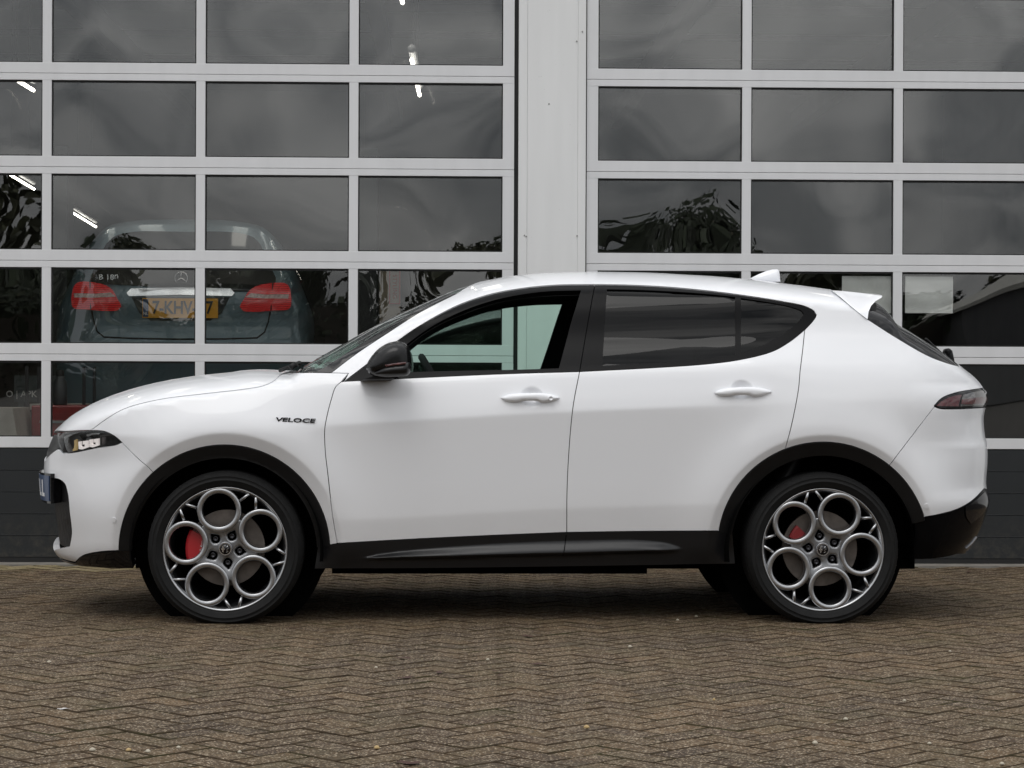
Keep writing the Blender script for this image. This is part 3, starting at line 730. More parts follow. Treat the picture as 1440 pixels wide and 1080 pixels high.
# --- hood, fenders, shell, doors, bumpers
hood = panel('hood', [hoodseam, [(394.5, 527), ('C', -1.06, -2.12)], [('c', -2.12), (72.5, 608.3), (90, 606.5), (110, 605.5), (128, 605)]], M_PAINT, CAR, mode='join')[0]
hx = [(hx_, hz_) for hx_, hz_ in HAND]
hextra = np.concatenate([np.stack(np.meshgrid(np.arange(a-.07, a+.071, .007), np.arange(b-.06, b+.061, .007)), -1).reshape(-1, 2) for a, b in HAND])
kex = np.array([(x, float(f(x))+d) for f in (zk, zl) for x in np.arange(-.95, 1.3, .012) for d in (-.016, -.008, 0, .008, .016)])
hextra = np.concatenate([hextra, kex, aex])
panel('front_fender', [bseam, arc(FC, RO, aF, 3), [(463.8, 766.2), (474.5, 764)], rev(fdseam), [(479.5, 537), (490, 525)], [(490, 525), (466, 524.2), (430, 524), (404, 525), (394.5, 527)], rev(hoodseam), [(128, 605), (147, 606.5), (162, 613.7), (171.4, 622)]], M_PAINT, CAR, extra=aex)
FD = panel('front_door', [fdseam, dbot1, bsplit, rev(d_low1), [(484, 536.3), (479.5, 537)]], M_PAINT, CAR, extra=hextra)
RD = panel('rear_door', [dbot2, arc(RC, RO, 171, aR)[0:], rev(rdseam), rev(d_low2), rev(bsplit)], M_PAINT, CAR, extra=hextra)
shell = panel('body_shell', [[(490, 525), (466, 524.2)], pillar, [(643, 412.5), ('c', -.16)], [('C', -.16, 1.50)], [('c', 1.50), (1169.6, 408.3)], spo, backl, [(1350, 515.5), ('c', 2.06)], [('C', 2.06, 2.20)], [('c', 2.20), (1389, 545)], rev(tl_top), [(1314, 570), (1314, 572)], qseam, arc(RC, RO, aQ, aR), rev(rdseam), d_tip, d_top, [(484, 536.3), (490, 525)]], M_PAINT, CAR, mode='join', extra=aex)[0]
panel('rear_bumper', [[(1314, 572), (1321, 574.5), (1351.6, 575), (1387, 573)], [(1387, 573), ('r', .955)], [('R', .955, .55)], [('r', .55), (1384, 687)], [(1384, 687), (1367, 703.8), (1345.5, 716), (1318, 723.6), (1296.5, 727.3)], arc(RC, RO, 17, aQ), rev(qseam)], M_PAINT, CAR, mode='join', extra=aex)
fb = panel('front_bumper', [bseam, arc(FC, RO, aF, 180), [(166.8, 774), (141, 775.6), (118, 780.5), (110, 786), (106, 790.5)], [(106, 790.5), ('f', .255)], [('F', .255, .315)], [('f', .315), (74, 775), (98, 768.5)], [(98, 768.5), (101, 750), (98, 720), (95.5, 695), (91, 680), (83, 674), (66, 672)], [(66, 672), ('f', .64)], [('F', .64, .715)], [('f', .715), (63, 649), (81, 631.5)], [(81, 631.5), (87.4, 637.5)], rev(lamp_bot)], M_PAINT, CAR, mode='join', thick=.03, extra=aex)[0]
panel('rear_valance', [[(1296.5, 727.3), (1318, 723.6), (1345.5, 716), (1367, 703.8), (1384, 687)], [(1384, 687), ('r', .55)], [('R', .55, .26)], [('r', .26), (1345, 779), (1325, 784), (1300, 786), (1282, 786.5)], [(1282, 786.5), (1286, 755), (1288, 728), (1296.5, 727.3)]], M_VAL, CAR, mode='join', thick=.05, off=.002)
rv = panel('bumper_facet', [[(1356, 713), (1370, 704), (1383, 692)], [(1383, 692), (1390, 704)], [(1390, 704), (1380, 722), (1364, 736)], [(1364, 736), (1358, 728), (1356, 713)]], M_GLOSSBLK, CAR, off=.007, thick=.01, gap=0, step=.014)
panel('exhaust_trim', [[(1357, 770), (1366, 762), (1372, 754)], [(1372, 754), (1374, 757), (1368, 768), (1360, 774)], [(1360, 774), (1357, 770)]], M_STEEL, CAR, off=.008, thick=.01, gap=0, step=.012)
panel('chin_spoiler', [[(106.5, 791), (112, 784), (120, 780), (141, 776), (166.8, 774), (184, 774)], [(184, 774), (188, 799)], [(188, 799), (150, 798), (116, 795.5)], [(116, 795.5), ('f', .235)], [('F', .235, .252)], [('f', .252), (106.5, 791)]], M_GLOSSBLK, CAR, mode='join', thick=.04, off=.004)
gr = panel('grille', [[('F', .30, .80)], [('f', .80), (75, 611), (100, 609), (124, 640), (126, 700), (124, 764), (90, 774)], [(90, 774), ('f', .30)]], None or mat('grille_mesh', (.006, .006, .007), .5, bump=1., bs=26), CAR, mode='join', off=-.035, thick=0)[0]
panel('grille_surround', [[('F', .715, .80)], [('f', .80), (71, 610), (79.7, 610), (82, 622), (86.5, 637)], [(86.5, 637), (81, 630.5), (64, 648)], [(64, 648), ('f', .715)]], M_PLAST2, gr, mode='join', off=-.008, thick=.02)
for nm, C_, a0, a1 in (('front_arch_cladding', FC, 180, 2), ('rear_arch_cladding', RC, 172, 15)):
    po = arc(C_, RO, a0, a1, 60); pi_ = arc(C_, RI, a1, a0, 60)
    panel(nm, [po, [po[-1], pi_[0]], pi_, [pi_[-1], po[0]]], M_PLAST, CAR, off=.006, thick=.06, gap=.0005, step=.02)
# sill skirt with its raised blade
sx_, st_ = car_plane(np.array([(505, 785), (560, 776), (640, 768.5), (720, 763), (800, 760), (880, 758.5), (930, 762), (965, 771)], float), -.86)
_, sb_ = car_plane(np.array([(505, 786), (560, 784.5), (640, 782.5), (720, 780.5), (800, 778.5), (880, 776.3), (930, 775), (965, 773.5)], float), -.86)
ztop_, zbot_ = Spl(list(zip(sx_, st_))), Spl(list(zip(sx_, sb_)))
def sillfn(x, z):
    hgt = np.maximum(ztop_(x)-zbot_(x), .004)
    t = np.clip((ztop_(x)-z)/hgt, 0, 1); under = np.clip((zbot_(x)-z)/.012, 0, 1)
    inx = smooth(sx_[0], sx_[0]+.12, x)*smooth(sx_[-1], sx_[-1]-.12, x)
    return .004+.035*inx*smooth(0, 1, t)*(1-.75*under)
sk_extra = np.array([(x, float(f(x))+d) for f in (ztop_, zbot_) for x in np.arange(sx_[0], sx_[-1], .012) for d in (-.012, -.006, 0, .006, .012)])
panel('side_skirt', [[(447, 767), (475, 765)], dbot1, dbot2, [(1011, 746.4), (1030, 747)], [(1030, 747), (1034, 793)], [(1034, 793), (960, 794), (800, 796.5), (600, 799), (442, 800)], [(442, 800), (447, 767)]], M_PLAST2, CAR, fn=sillfn, step=.014, thick=.08, extra=sk_extra)
panel('skirt_seam', [[(795.5, 752), (796.8, 752)], [(796.8, 752), (794.5, 768), (791.8, 780)], [(791.8, 780), (790.4, 780)], [(790.4, 780), (793.2, 768), (795.5, 752)]], M_LINER, CAR, fn=sillfn, off=.0012, thick=.004, gap=0, step=.01)
# --- glazing and its black trim
panel('window_trim', [d_low1, bsplit_up, d_top], M_TRIM, FD, off=-.003, thick=.03, holes=[G1])
panel('window_trim', [d_low2, d_tip, rev(bsplit_up)], M_TRIM, RD, off=-.003, thick=.03, holes=[G2, G3])
_w = panel('window', g1, M_GREEN, FD, off=-.014, thick=0, gap=-.008); bpy.data.objects.remove(_w[0])   # the near front window is wound down
panel('window', g2, M_PRIV, RD, off=-.009, thick=0, gap=-.008)
panel('quarter_window', g3, M_PRIV, RD, off=-.009, thick=0, gap=-.008)
ws = panel('windscreen', [[(415, 523.5), (466, 524.2)], pillar, [(643, 412.5), ('c', -.16)], [('C', -.16, -1.0)], [('c', -1.0), (415, 523.5)]], M_WIND, CAR, mode='join', off=-.004, thick=.004)[0]
pin = [(643, 412.5), (632, 413), (588, 434), (543, 460), (496, 490), (452, 518), (440, 523)]
panel('frit_band', [pillar, pin, [(440, 523), (466, 524.2)]], M_GLOSSBLK, ws, off=-.001, thick=.006)
panel('cowl', [[(394.5, 527), (404, 525), (415, 523.5)], [(415, 523.5), ('c', -1.0)], [('C', -1.0, -1.06)], [('c', -1.06), (394.5, 527)]], M_PLAST, CAR, mode='join', off=-.006, thick=.02)
bl = panel('rear_window', [backl, [(1350, 515.5), ('c', 2.06)], [('C', 2.06, 1.50)], [('c', 1.50), (1205, 424)], [(1205, 424), (1220, 449)]], M_GLOSSBLK, CAR, mode='join', off=-.003, thick=.01)[0]
# cabin lining: dark inner skin with the window openings
panel('cabin_lining', [[('xz', -.82, .28), ('xz', -.84, 1.04)], [('xz', -.84, 1.04), (470, 526)], [(470, 526), (504, 500), (550, 470), (593, 442), (643, 415)], [(643, 415), ('c', -.14)], [('C', -.14, 1.48)], [('c', 1.48), (1175, 416)], [(1175, 416), (1210, 446), (1260, 479), (1320, 510)], [(1320, 510), ('xz', 1.95, 1.02), ('xz', 1.80, .80), ('xz', 1.60, .83), ('xz', 1.318, .86), ('xz', 1.02, .78), ('xz', .85, .60), ('xz', .80, .28), ('xz', -.82, .28)]], M_TRIMIN, CAR, mode='join', off=-.03, thick=0, holes=[G1, G2, G3], hgrow=-.004, step=.04)
# floor, bulkheads and wheel houses
mb = MB(); mb.box((-1.75, -.56, .215), (1.80, .56, .34)); mb.box((-.86, -.66, .20), (.56, .66, .30)); mb.box((-.86, -.78, .30), (-.80, .78, 1.02)); mb.box((.9, -.62, .34), (1.98, .62, .62)); mb.box((-1.95, -.45, .34), (-.86, .45, .80)); mb.box((1.70, -.60, .34), (1.98, .60, .62))
mb.build('underbody', M_LINER, CAR)
for wx in (WX0, WX1):
    for s in (-1, 1):
        mb = MB(); mb.lathe([(.415, -.865), (.43, -.80), (.43, -.55)], 48, 'y', (0, 0, 0), a0=math.radians(-8), a1=math.radians(188))
        mb.lathe([(.43, -.55), (.02, -.55)], 48, 'y', a0=0, a1=2*math.pi)
        o = mb.build('wheel_liner', M_LINER, CAR, fix=False); o.location = (wx, 0, WZ); o.scale = (1, -s, 1)
# --- lamps
for s in (-1, 1):
    pass
HL = panel('headlight', [lamp_top, lamp_bot, [(87.4, 637.5), (83, 629), (79.7, 609)]], mat('lamp_housing', (.06, .06, .062), .25, metal=.6, var=.6, vs=45), CAR, off=-.05, thick=0, gap=-.002, step=.014)
panel('lens', [lamp_top, lamp_bot, [(87.4, 637.5), (83, 629), (79.7, 609)]], M_LENS, HL, off=-.001, thick=.01, gap=.001, step=.014)
panel('light_guide', [[(84, 611), (93, 608.5), (110, 607.5)], [(110, 607.5), (97, 611), (90.5, 615), (90, 622), (96, 636)], [(96, 636), (91, 637), (86, 627), (84, 611)]], M_TAILCLR, HL, off=-.02, thick=.01, gap=0, step=.01)
for cx_, cy_ in ((110, 627), (126, 624.5)):
    U = [(-8.5, -6), (-4.5, -6.5), (-4.5, 2), (-1, 3.5), (3, 2.5), (3, -1), (-.5, -.8), (-.5, -6.8), (8, -7.5), (8, 4.5), (-2, 7.5), (-7.5, 6.5)]
    U = [(cx_+a*.82, cy_+b*.82) for a, b in U]
    panel('lamp_module', [[U[i], U[(i+1) % len(U)]] for i in range(len(U))], M_LAMPREF, HL, off=-.026, thick=.012, gap=0, step=.01)
    panel('lamp_projector', [arc((cx_-9, cy_-3), 5., 0, 359, 20)], M_STEEL, HL, off=-.034, thick=.01, gap=0, step=.01)
panel('chrome_arc', [[(116, 612), (124, 609.5), (136, 609)], [(136, 609), (135, 611.5)], [(135, 611.5), (125, 612), (118, 615)], [(118, 615), (116, 612)]], M_CHROME, HL, off=-.02, thick=.006, gap=0, step=.01)
panel('chrome_arc', [[(136, 613), (150, 611), (158, 612.5)], [(158, 612.5), (150, 613.2), (138, 615.5)], [(138, 615.5), (138, 628)], [(138, 628), (136, 628.5)], [(136, 628.5), (136, 613)]], M_TAILCLR, HL, off=-.02, thick=.006, gap=0, step=.01)
panel('lamp_module', [[(97, 620), (100, 618.5)], [(100, 618.5), (101, 626), (100, 634)], [(100, 634), (94, 635)], [(94, 635), (97, 630), (97, 620)]], mat('glowing_lamp_amber', (.45, .33, .15), .3, emit=(.9, .6, .25), emits=.15), HL, off=-.026, thick=.01, gap=0, step=.01)  # slight glow added to brighten the unlit amber piece
TL = panel('tail_light', [tl_top, [(1389, 545), (1389.5, 556), (1388, 572)], tl_bot], M_GLOSSBLK, CAR, off=.0, thick=.02, gap=.001, step=.014)
panel('red_lens', [[(1317, 570), (1328, 561.5), (1343, 556.5), (1352, 555.5)], [(1352, 555.5), (1349, 563), (1347.5, 571.5)], [(1347.5, 571.5), (1317, 571)]], M_TAILRED, TL, off=.003, thick=.004, gap=0, step=.01)
panel('smoked_lens', [[(1354, 555.2), (1369, 551.5), (1387, 548.5)], [(1387, 548.5), (1387.5, 556), (1386, 569.5)], [(1386, 569.5), (1350, 571.5)], [(1350, 571.5), (1351.5, 563), (1354, 555.2)]], M_TAILCLR, TL, off=.003, thick=.004, gap=0, step=.01)
panel('red_bar', [[(1352, 562), (1370, 559.5), (1387, 558)], [(1387, 558), (1386.8, 566)], [(1386.8, 566), (1368, 568), (1351, 568.5)], [(1351, 568.5), (1352, 562)]], M_TAILRED, TL, off=.006, thick=.003, gap=0, step=.01)
panel('light_bar', [[(1387.5, 572.5), ('r', .957)], [('R', .957, 1.04)], [('r', 1.04), ('c', 2.20)], [('c', 2.20), (1388.5, 545.5)], [(1388.5, 545.5), (1389, 556), (1387.5, 572.5)]], M_TAILRED, CAR, mode='join', off=-.002, thick=.01)
# --- number plate on its holder at the nose
pu0, pu1 = float(UV(*[a[0] for a in hit([(77, 690)])])[0]), None
PU = np.array([(pu0-.56, .505), (pu0, .505), (pu0, .640), (pu0-.56, .640)])
PUd = np.concatenate([[PU[i]+(PU[(i+1) % 4]-PU[i])*k/12 for k in range(12)] for i in range(4)])
ph = panel('plate_holder', None, M_GLOSSBLK, fb, off=.020, thick=.05, gap=0, mode='near', step=.03, poly=PUd)[0]
PUd2 = PUd*0; PUd2[:, 0] = pu0-.28+(PUd[:, 0]-pu0+.28)*.955; PUd2[:, 1] = .5725+(PUd[:, 1]-.5725)*.84
panel('number_plate', None, M_BLUE, fb, off=.0235, thick=.004, gap=0, mode='near', step=.03, poly=PUd2)
for k in range(5):
    a = pu0-.075-k*.068
    poly = np.array([(a-.045, .535), (a, .535), (a, .551), (a-.028, .551), (a-.028, .610), (a-.045, .610)])
    panel('plate_letter', None, M_WHITE, fb, off=.0245, thick=.001, gap=0, mode='near', step=.03, poly=poly)
# --- parking sensors
for px in ((160, 731), (1303, 711.7)):
    panel('parking_sensor', [arc(px, 3.6, 0, 359, 16)], M_PAINT, CAR, off=.003, thick=.006, gap=0, step=.006)
# --- door handles
for k, (hx_, hz_) in enumerate(HAND):
    px = [(704, 559.5), (715, 555.2), (735, 553), (760, 552.8), (778, 555.5), (788, 560), (778, 564.5), (762, 566.5), (755, 564.3), (738, 564), (722, 566), (710, 564)] if k == 0 else [(1004.5, 552), (1016, 547.3), (1035, 544.8), (1060, 544.6), (1078, 547.2), (1088, 551.2), (1078, 555.8), (1062, 558.5), (1054, 556.3), (1036, 556), (1022, 557.5), (1010, 556)]
    px = np.array(catmull(px+[px[0]], 2.)); X, Z = car_plane(px, -.915); poly = clean(list(np.stack([X, Z], 1)), 1e-4)
    yb = -float(W(hx_-.11, hz_))
    for s in (1, -1):
        inflate('door_handle', poly, lambda a, b, h, s=s, yb=yb: (a, s*(yb-.018-h+.10*(a-hx_)**2*8), b), M_PAINT, (FD if k == 0 else RD)[0 if s == 1 else 1], front=.016, back=.012, r=.016, step=.006)
    if k == 0:
        X, Z = car_plane(np.array([(775, 560.3)]), -.93)
        mb = MB(); mb.lathe([(.0105, 0), (.0105, -.004), (.0075, -.0045), (.0075, -.002), (0, -.002)], 20, 'y', (X[0], yb-.030, Z[0])); mb.build('key_cap', M_PAINT, FD[0])
# --- door mirrors
mpx = [(515, 519), (517, 509.5), (531, 491.5), (547, 482), (562, 480), (573, 485.4), (578, 500.7), (578, 519), (574, 527.5), (560, 529.5), (540, 530), (521, 527)]
mpx = np.array(catmull(mpx+[mpx[0]], 3.)); X, Z = car_plane(mpx, -1.0); mpoly = clean(list(np.stack([X, Z], 1)), 1e-4)
lp = [(533, 517), (545, 511.5), (560, 509.5), (575, 508), (578, 519), (574, 527.5), (560, 529.5), (540, 530), (524, 526)]
lp = np.array(catmull(lp+[lp[0]], 3.)); X, Z = car_plane(lp, -1.06); lpoly = clean(list(np.stack([X, Z], 1)), 1e-4)
ip = [(541, 513), (555, 510.8), (571, 509), (571, 512), (555, 513.6), (543, 515.5)]
X, Z = car_plane(np.array(ip, float), -1.07); ipoly = np.stack([X, Z], 1)
M_CARBON = mat('mirror_cap_black', (.007, .007, .0075), .22, spec=.35)
M_IND = mat('mirror_indicator', (.10, .03, .03), .2, coat=1, var=.5, vs=80)
for s in (1, -1):
    mr = inflate('door_mirror', mpoly, lambda a, b, h, s=s: (a, s*(-1.0-h), b), M_CARBON, CAR, front=.075, back=.10, r=.06, step=.01)
    inflate('mirror_base', lpoly, lambda a, b, h, s=s: (a, s*(-1.028-h), b), M_PLAST2, mr, front=.055, back=.06, r=.035, step=.008)
    inflate('indicator', ipoly, lambda a, b, h, s=s: (a, s*(-1.078-h), b), M_IND, mr, front=.008, back=.02, r=.006, step=.006)
    mb = MB(); mb.prism([(-.735, 1.062), (-.60, 1.066), (-.57, 1.10), (-.63, 1.10)], lambda a, b, s=s: (a, s*-.80, b), lambda a, b, s=s: (a+.02, s*-1.0, b+.01)); mb.build('mirror_arm', M_PLAST, mr)
# sail panel in the front corner of the window
# --- antenna fin, spoiler, wipers
fp = np.array([(1054, 391.8), (1066, 386), (1078, 381), (1087, 378.8), (1094, 378.7), (1096, 382), (1097.5, 396), (1070, 397)], float); X, Z = car_plane(fp, 0.); inflate('antenna_fin', np.stack([X, Z], 1), lambda a, b, h: (a, h, b), M_PAINT, CAR, front=.024, back=.024, r=.03, step=.01)
sp_px = np.array([(1169.6, 408.3), (1185, 409.2), (1205, 411.3), (1225, 414), (1240.8, 416.3), (1239.5, 418.5), (1231, 423.5), (1225, 430), (1221.5, 438), (1220, 449), (1208, 440), (1195.6, 430), (1182, 418)], float)
ydepth = [.56, .58, .60, .62, .63, .64, .68, .71, .738, .752, .738, .722, .662]
S3 = []
for p, y in zip(sp_px, ydepth):
    X, Z = car_plane(p[None], -y); S3.append((X[0], -y, Z[0]))
S3 = np.array(S3); mb = MB(); secs = [1.0, .97, .8, .5, .2, 0, -.2, -.5, -.8, -.97, -1.0]; Vv = []
for k in secs:
    for i, p in enumerate(S3):
        e_ = 1-abs(k); crown = (.004, .010, .018, .026, .030)[i]*(1-k*k) if i < 5 else .02*(1-k*k); sh = .06*(1-k*k) if i in (4, 5) else .03*(1-k*k)
        Vv.append((p[0]+sh, p[1]*k, p[2]+crown*(.9 if i < 6 else .9)-.0))
n_ = len(S3); F_ = [(j*n_+i, j*n_+(i+1) % n_, (j+1)*n_+(i+1) % n_, (j+1)*n_+i) for j in range(len(secs)-1) for i in range(n_)]
mb.add(Vv, F_+[tuple(range(n_)), tuple(range((len(secs)-1)*n_, len(secs)*n_))[::-1]]); mb.build('roof_spoiler', M_PAINT, CAR, auto=35)
X, Z = car_plane(np.array([(1300, 487), (1328, 505), (1334, 494), (1338, 508)], float), -.05)
mb = MB(); mb.tube([(X[0]-.05, -.30, Z[0]+.03), (X[1], -.05, Z[1]+.012)], .008, 6); mb.tube([(X[3], -.03, Z[3]-.01), (X[2], -.06, Z[2])], [.022, .016], 8); mb.tube([(X[2]-.01, -.09, Z[2]+.0), (X[2]+.01, .06, Z[2])], .014, 8); mb.build('rear_wiper', M_PLAST, CAR)
X, Z = car_plane(np.array([(392, 521), (405, 518), (412, 514), (440, 507)], float), -.62)
mb = MB(); mb.tube([(X[0], -.55, Z[0]), (X[1], -.60, Z[1]+.004), (X[2], -.62, Z[2]), (X[2]+.02, -.45, Z[2]+.015), (X[2]-.01, .1, Z[2]+.005)], .009, 6); mb.tube([(X[2]-.012, -.63, Z[2]-.012), (X[2]+.012, -.62, Z[2]+.006)], .014, 8); mb.build('front_wiper', M_PLAST, CAR)
# --- name badge on the fender
X, Z = hit([(415, 591)]); yb = -float(W(X, Z)[0])-.002
Mb = Matrix.Translation((X[0], yb, Z[0])) @ Matrix.Rotation(math.radians(2.0), 4, 'Y') @ Matrix.Rotation(math.radians(1.5), 4, 'Z') @ Matrix.Rotation(H2, 4, 'X')
text_obj('name_badge', 'VELOCE', .0255, M_DKMETAL, CAR, Mb, extrude=.003, sx=1.86, shear=.12, bold=.0006)

# --- wheels
RR = .2725
def wheel(hub_rot, front):
    w = empty('wheel'); w.parent = CAR
    N = 96
    mb = MB()
    prof = [(.262, .02), (.268, .006), (.274, -.002), (.284, -.009), (.300, -.0125), (.302, -.0145), (.304, -.0125), (.318, -.009), (.3195, -.011), (.321, -.008), (.330, .002), (.337, .014), (.341, .030)]
    for y in (.06, .10, .14, .18): prof += [(.342, y-.006), (.334, y-.004), (.334, y+.004), (.342, y+.006)]
    prof += [(.341, .205), (.333, .226), (.30, .238), (.262, .222)]
    mb.lathe(prof, N); V = [(x, y, max(z, -.3285)) for x, y, z in mb.v]; mb.v = V
    # shoulder tread blocks
    for k in range(60):
        a = 2*math.pi*k/60; c, s = math.cos(a), math.sin(a); da = .008
        pts = []
        for (r, y) in ((.3312, .0015), (.3425, .0295), (.3425, .048), (.334, .048)):
            for d in (-da, da): pts.append((r*math.cos(a+d), y, max(r*math.sin(a+d), -.3287)))
        mb.add(pts, [(0, 1, 3, 2), (2, 3, 5, 4)])
    mb.build('tyre', M_RUBBER, w, fix=False)
    mb = MB(); mb.lathe([(.255, .016), (.262, .004), (.266, -.001), (.270, -.0035), (.2725, -.002), (.2725, .010)], N)
    rim = mb.build('rim', M_ALLOY, w, fix=False)
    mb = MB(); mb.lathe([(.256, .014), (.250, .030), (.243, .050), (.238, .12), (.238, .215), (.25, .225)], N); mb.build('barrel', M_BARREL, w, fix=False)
    d, ro, ri = .1735, .0982, .0718
    mb = MB()
    ang = [math.radians(hub_rot+72*k) for k in range(5)]
    for a in ang:
        c = (d*math.cos(a), 0, d*math.sin(a))
        mb.lathe([(ri+.002, .055), (ri, .014), (ri+.0008, .005), (ri+.004, .0002), (ri+.0065, -.0018), (ro-.0075, -.0022), (ro-.004, -.0008), (ro-.0006, .004), (ro-.001, .032)], 56, 'y', c)
    # V struts to the rim
    for a in ang:
        g = a+math.radians(36)
        for s in (-1, 1):
            p0 = ((.810*RR)*math.cos(g+s*math.radians(10)), .012, (.810*RR)*math.sin(g+s*math.radians(10))); p1 = ((.965*RR)*math.cos(g+s*math.radians(3.6)), .006, (.965*RR)*math.sin(g+s*math.radians(3.6)))
            mb.tube([p0, p1], [.0076, .0064], 8)
    mb.build('spoke_rings', M_ALLOY, rim, fix=False)
    # hub web with lug pockets
    circ = lambda c, r, n=48: [np.array([c[0]+r*math.cos(2*math.pi*i/n), c[1]+r*math.sin(2*math.pi*i/n)]) for i in range(n)]
    disc = np.array(circ((0, 0), .1415, 80)); holes = [np.array(circ((d*math.cos(a), d*math.sin(a)), ri+.004, 56)) for a in ang]
    pockets = []
    for a in ang:
        g = a+math.radians(36); base = [(.046, -.011), (.060, -.0205), (.072, -.016), (.084, -.0055), (.0915, 0), (.084, .0055), (.072, .016), (.060, .0205), (.046, .011), (.0415, 0)]
        P = catmull([np.array(q) for q in base+[base[0]]], .004); pockets.append(np.array([(p[0]*math.cos(g)-p[1]*math.sin(g), p[0]*math.sin(g)+p[1]*math.cos(g)) for p in P]))
    gx, gy = np.meshgrid(np.arange(-.15, .15, .006), np.arange(-.15, .15, .006)); G = np.stack([gx.ravel(), gy.ravel()], 1)
    loops = [disc]+holes+pockets; P = np.concatenate(loops); E_ = []; o = 0
    for l_ in loops: E_ += [(o+i, o+(i+1) % len(l_)) for i in range(len(l_))]; o += len(l_)
    for l_ in loops: G = G[dist_poly(l_, G) > .0035]
    v, _, f, _, _, _ = delaunay_2d_cdt([Vector(p) for p in np.concatenate([P, G])], E_, [], 0, 1e-6)
    V = np.array([p[:] for p in v]); T = np.array([t for t in f if len(t) == 3]); cc = V[T].mean(1)
    ok = inside(disc, cc)
    for h in holes+pockets: ok &= ~inside(h, cc)
    T = T[ok]; r = np.hypot(*V.T)
    hh = .018-.010*smooth(.05, .13, r)
    dm = np.full(len(V), 9.)
    for pk in pockets: dm = np.minimum(dm, dist_poly(pk, V))
    hh = hh+.004*(1-np.clip(dm/.004, 0, 1))**2
    mb = MB(); n0 = len(V); mb.add([(p[0], h, p[1]) for p, h in zip(V, hh)]+[(p[0], h+.03, p[1]) for p, h in zip(V, hh)], [])
    ed = {}
    for t in T:
        q = V[t]; ar = (q[1, 0]-q[0, 0])*(q[2, 1]-q[0, 1])-(q[1, 1]-q[0, 1])*(q[2, 0]-q[0, 0])
        t = tuple(int(i) for i in (t if ar > 0 else t[::-1])); mb.f.append(t); mb.sm.append(True)
        for a_, b_ in ((t[0], t[1]), (t[1], t[2]), (t[2], t[0])): ed[(a_, b_)] = 1
    for a_, b_ in ed:
        if (b_, a_) not in ed: mb.f.append((a_, a_+n0, b_+n0, b_)); mb.sm.append(False)
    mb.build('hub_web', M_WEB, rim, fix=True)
    for a in ang:
        g = a+math.radians(36); c = (.062*math.cos(g), .032, .062*math.sin(g))
        mb = MB(); mb.lathe([(.0, -.006), (.0065, -.006), (.0075, -.010), (.0105, -.010), (.0115, -.006), (.0115, .02)], 12, 'y', c); mb.build('lug_bolt', M_DKMETAL, w)
    mb = MB(); mb.lathe([(0, .03), (.10, .036), (.10, .05)], 40); mb.build('hub_backing', M_LINER, w, fix=False)
    mb = MB(); mb.lathe([(.0, .004), (.024, .004), (.026, .002), (.031, .003), (.033, .008), (.033, .03)], 40); cap = mb.build('hub_cap', M_STEEL, w, fix=False)
    # emblem: disc split in two, a cross on one half and a winding serpent on the other
    mb = MB(); mb.lathe([(0, .0028), (.0235, .0030), (.0235, .006)], 32); em = mb.build('emblem_disc', M_GLOSSBLK, cap, fix=False)
    mb = MB(); mb.box((-.018, .0005, -.003), (-.002, .003, .003)); mb.box((-.013, .0003, -.014), (-.007, .0028, .014)); mb.build('emblem_cross', M_CHROME, cap)
    mb = MB(); mb.tube([(.004, .002, -.014), (.014, .002, -.010), (.005, .002, -.004), (.014, .002, .002), (.005, .002, .008), (.012, .002, .014)], .0019, 6); mb.lathe([(.0235, .001), (.0262, .001)], 32); mb.build('emblem_serpent', M_CHROME, cap, fix=False)
    mb = MB(); mb.lathe([(.06, .085), (.168, .085), (.168, .112), (.06, .112)], 64, closed=True, smooth=False); mb.lathe([(.0, .066), (.075, .068), (.078, .085)], 40); mb.build('brake_disc', M_DISC, w)
    a0, a1, r0, r1 = (math.radians(152), math.radians(197), .098, .178) if front else (math.radians(136), math.radians(160), .095, .15)
    mb = MB(); n = 14; prof = [(r0, .050), (r0+.008, .044), (r1-.010, .044), (r1, .052), (r1, .125), (r0, .125)]
    mb.lathe(prof, n, 'y', a0=a0, a1=a1, closed=True, smooth=False); k = len(prof); mb.add([mb.v[i] for i in range(k)], [tuple(range(k))]); mb.add([mb.v[n*k+i] for i in range(k)], [tuple(range(k))])
    cal = mb.build('brake_caliper', M_RED if front else M_RED2, w)
    if front:
        Mt = Matrix.Translation((-.106, .042, .012)) @ Matrix.Rotation(H2, 4, 'X') @ Matrix.Rotation(math.radians(82), 4, 'Z')
        text_obj('caliper_lettering', 'Alfa Romeo', .0165, M_WHITE, cal, Mt, extrude=.0008, shear=.35)
    return w
w1 = wheel(99.2, True); w1.location = (WX0, -.893, WZ)
w2 = wheel(65.0, False); w2.location = (WX1, -.893, WZ)
for src, wx in ((w1, WX0), (w2, WX1)):
    c = copy_tree(src, CAR); c.location = (wx, .893, WZ); c.rotation_euler = (0, 0, math.pi)
# --- cabin: dashboard, steering wheel, seats
mb = MB(); mb.prism([(-.98, .80), (-.98, 1.06), (-.80, 1.075), (-.62, 1.04), (-.52, .98), (-.52, .70), (-.8, .6)], lambda a, b: (a, -.74, b), lambda a, b: (a, .74, b)); mb.build('dashboard', M_TRIMIN, CAR, auto=30)
st = MB(); ax = Vector((.86, 0, .5)).normalized()
ctr = Vector((-.37, -.37, 1.02)); e1 = Vector((0, 1, 0)); e2 = ax.cross(e1)
st.tube([ctr+(e1*math.cos(t)+e2*math.sin(t))*.182 for t in np.linspace(0, 2*math.pi, 41)], .017, 8, caps=False)
st.tube([ctr-ax*.20, ctr-ax*.02], .035, 8); st.tube([ctr-e1*.18, ctr-ax*.02, ctr+e1*.18], [.014, .035, .014], 8); st.tube([ctr-ax*.02, ctr-e2*.17], [.02, .012], 6)
st.build('steering_wheel', M_TRIMIN, CAR)
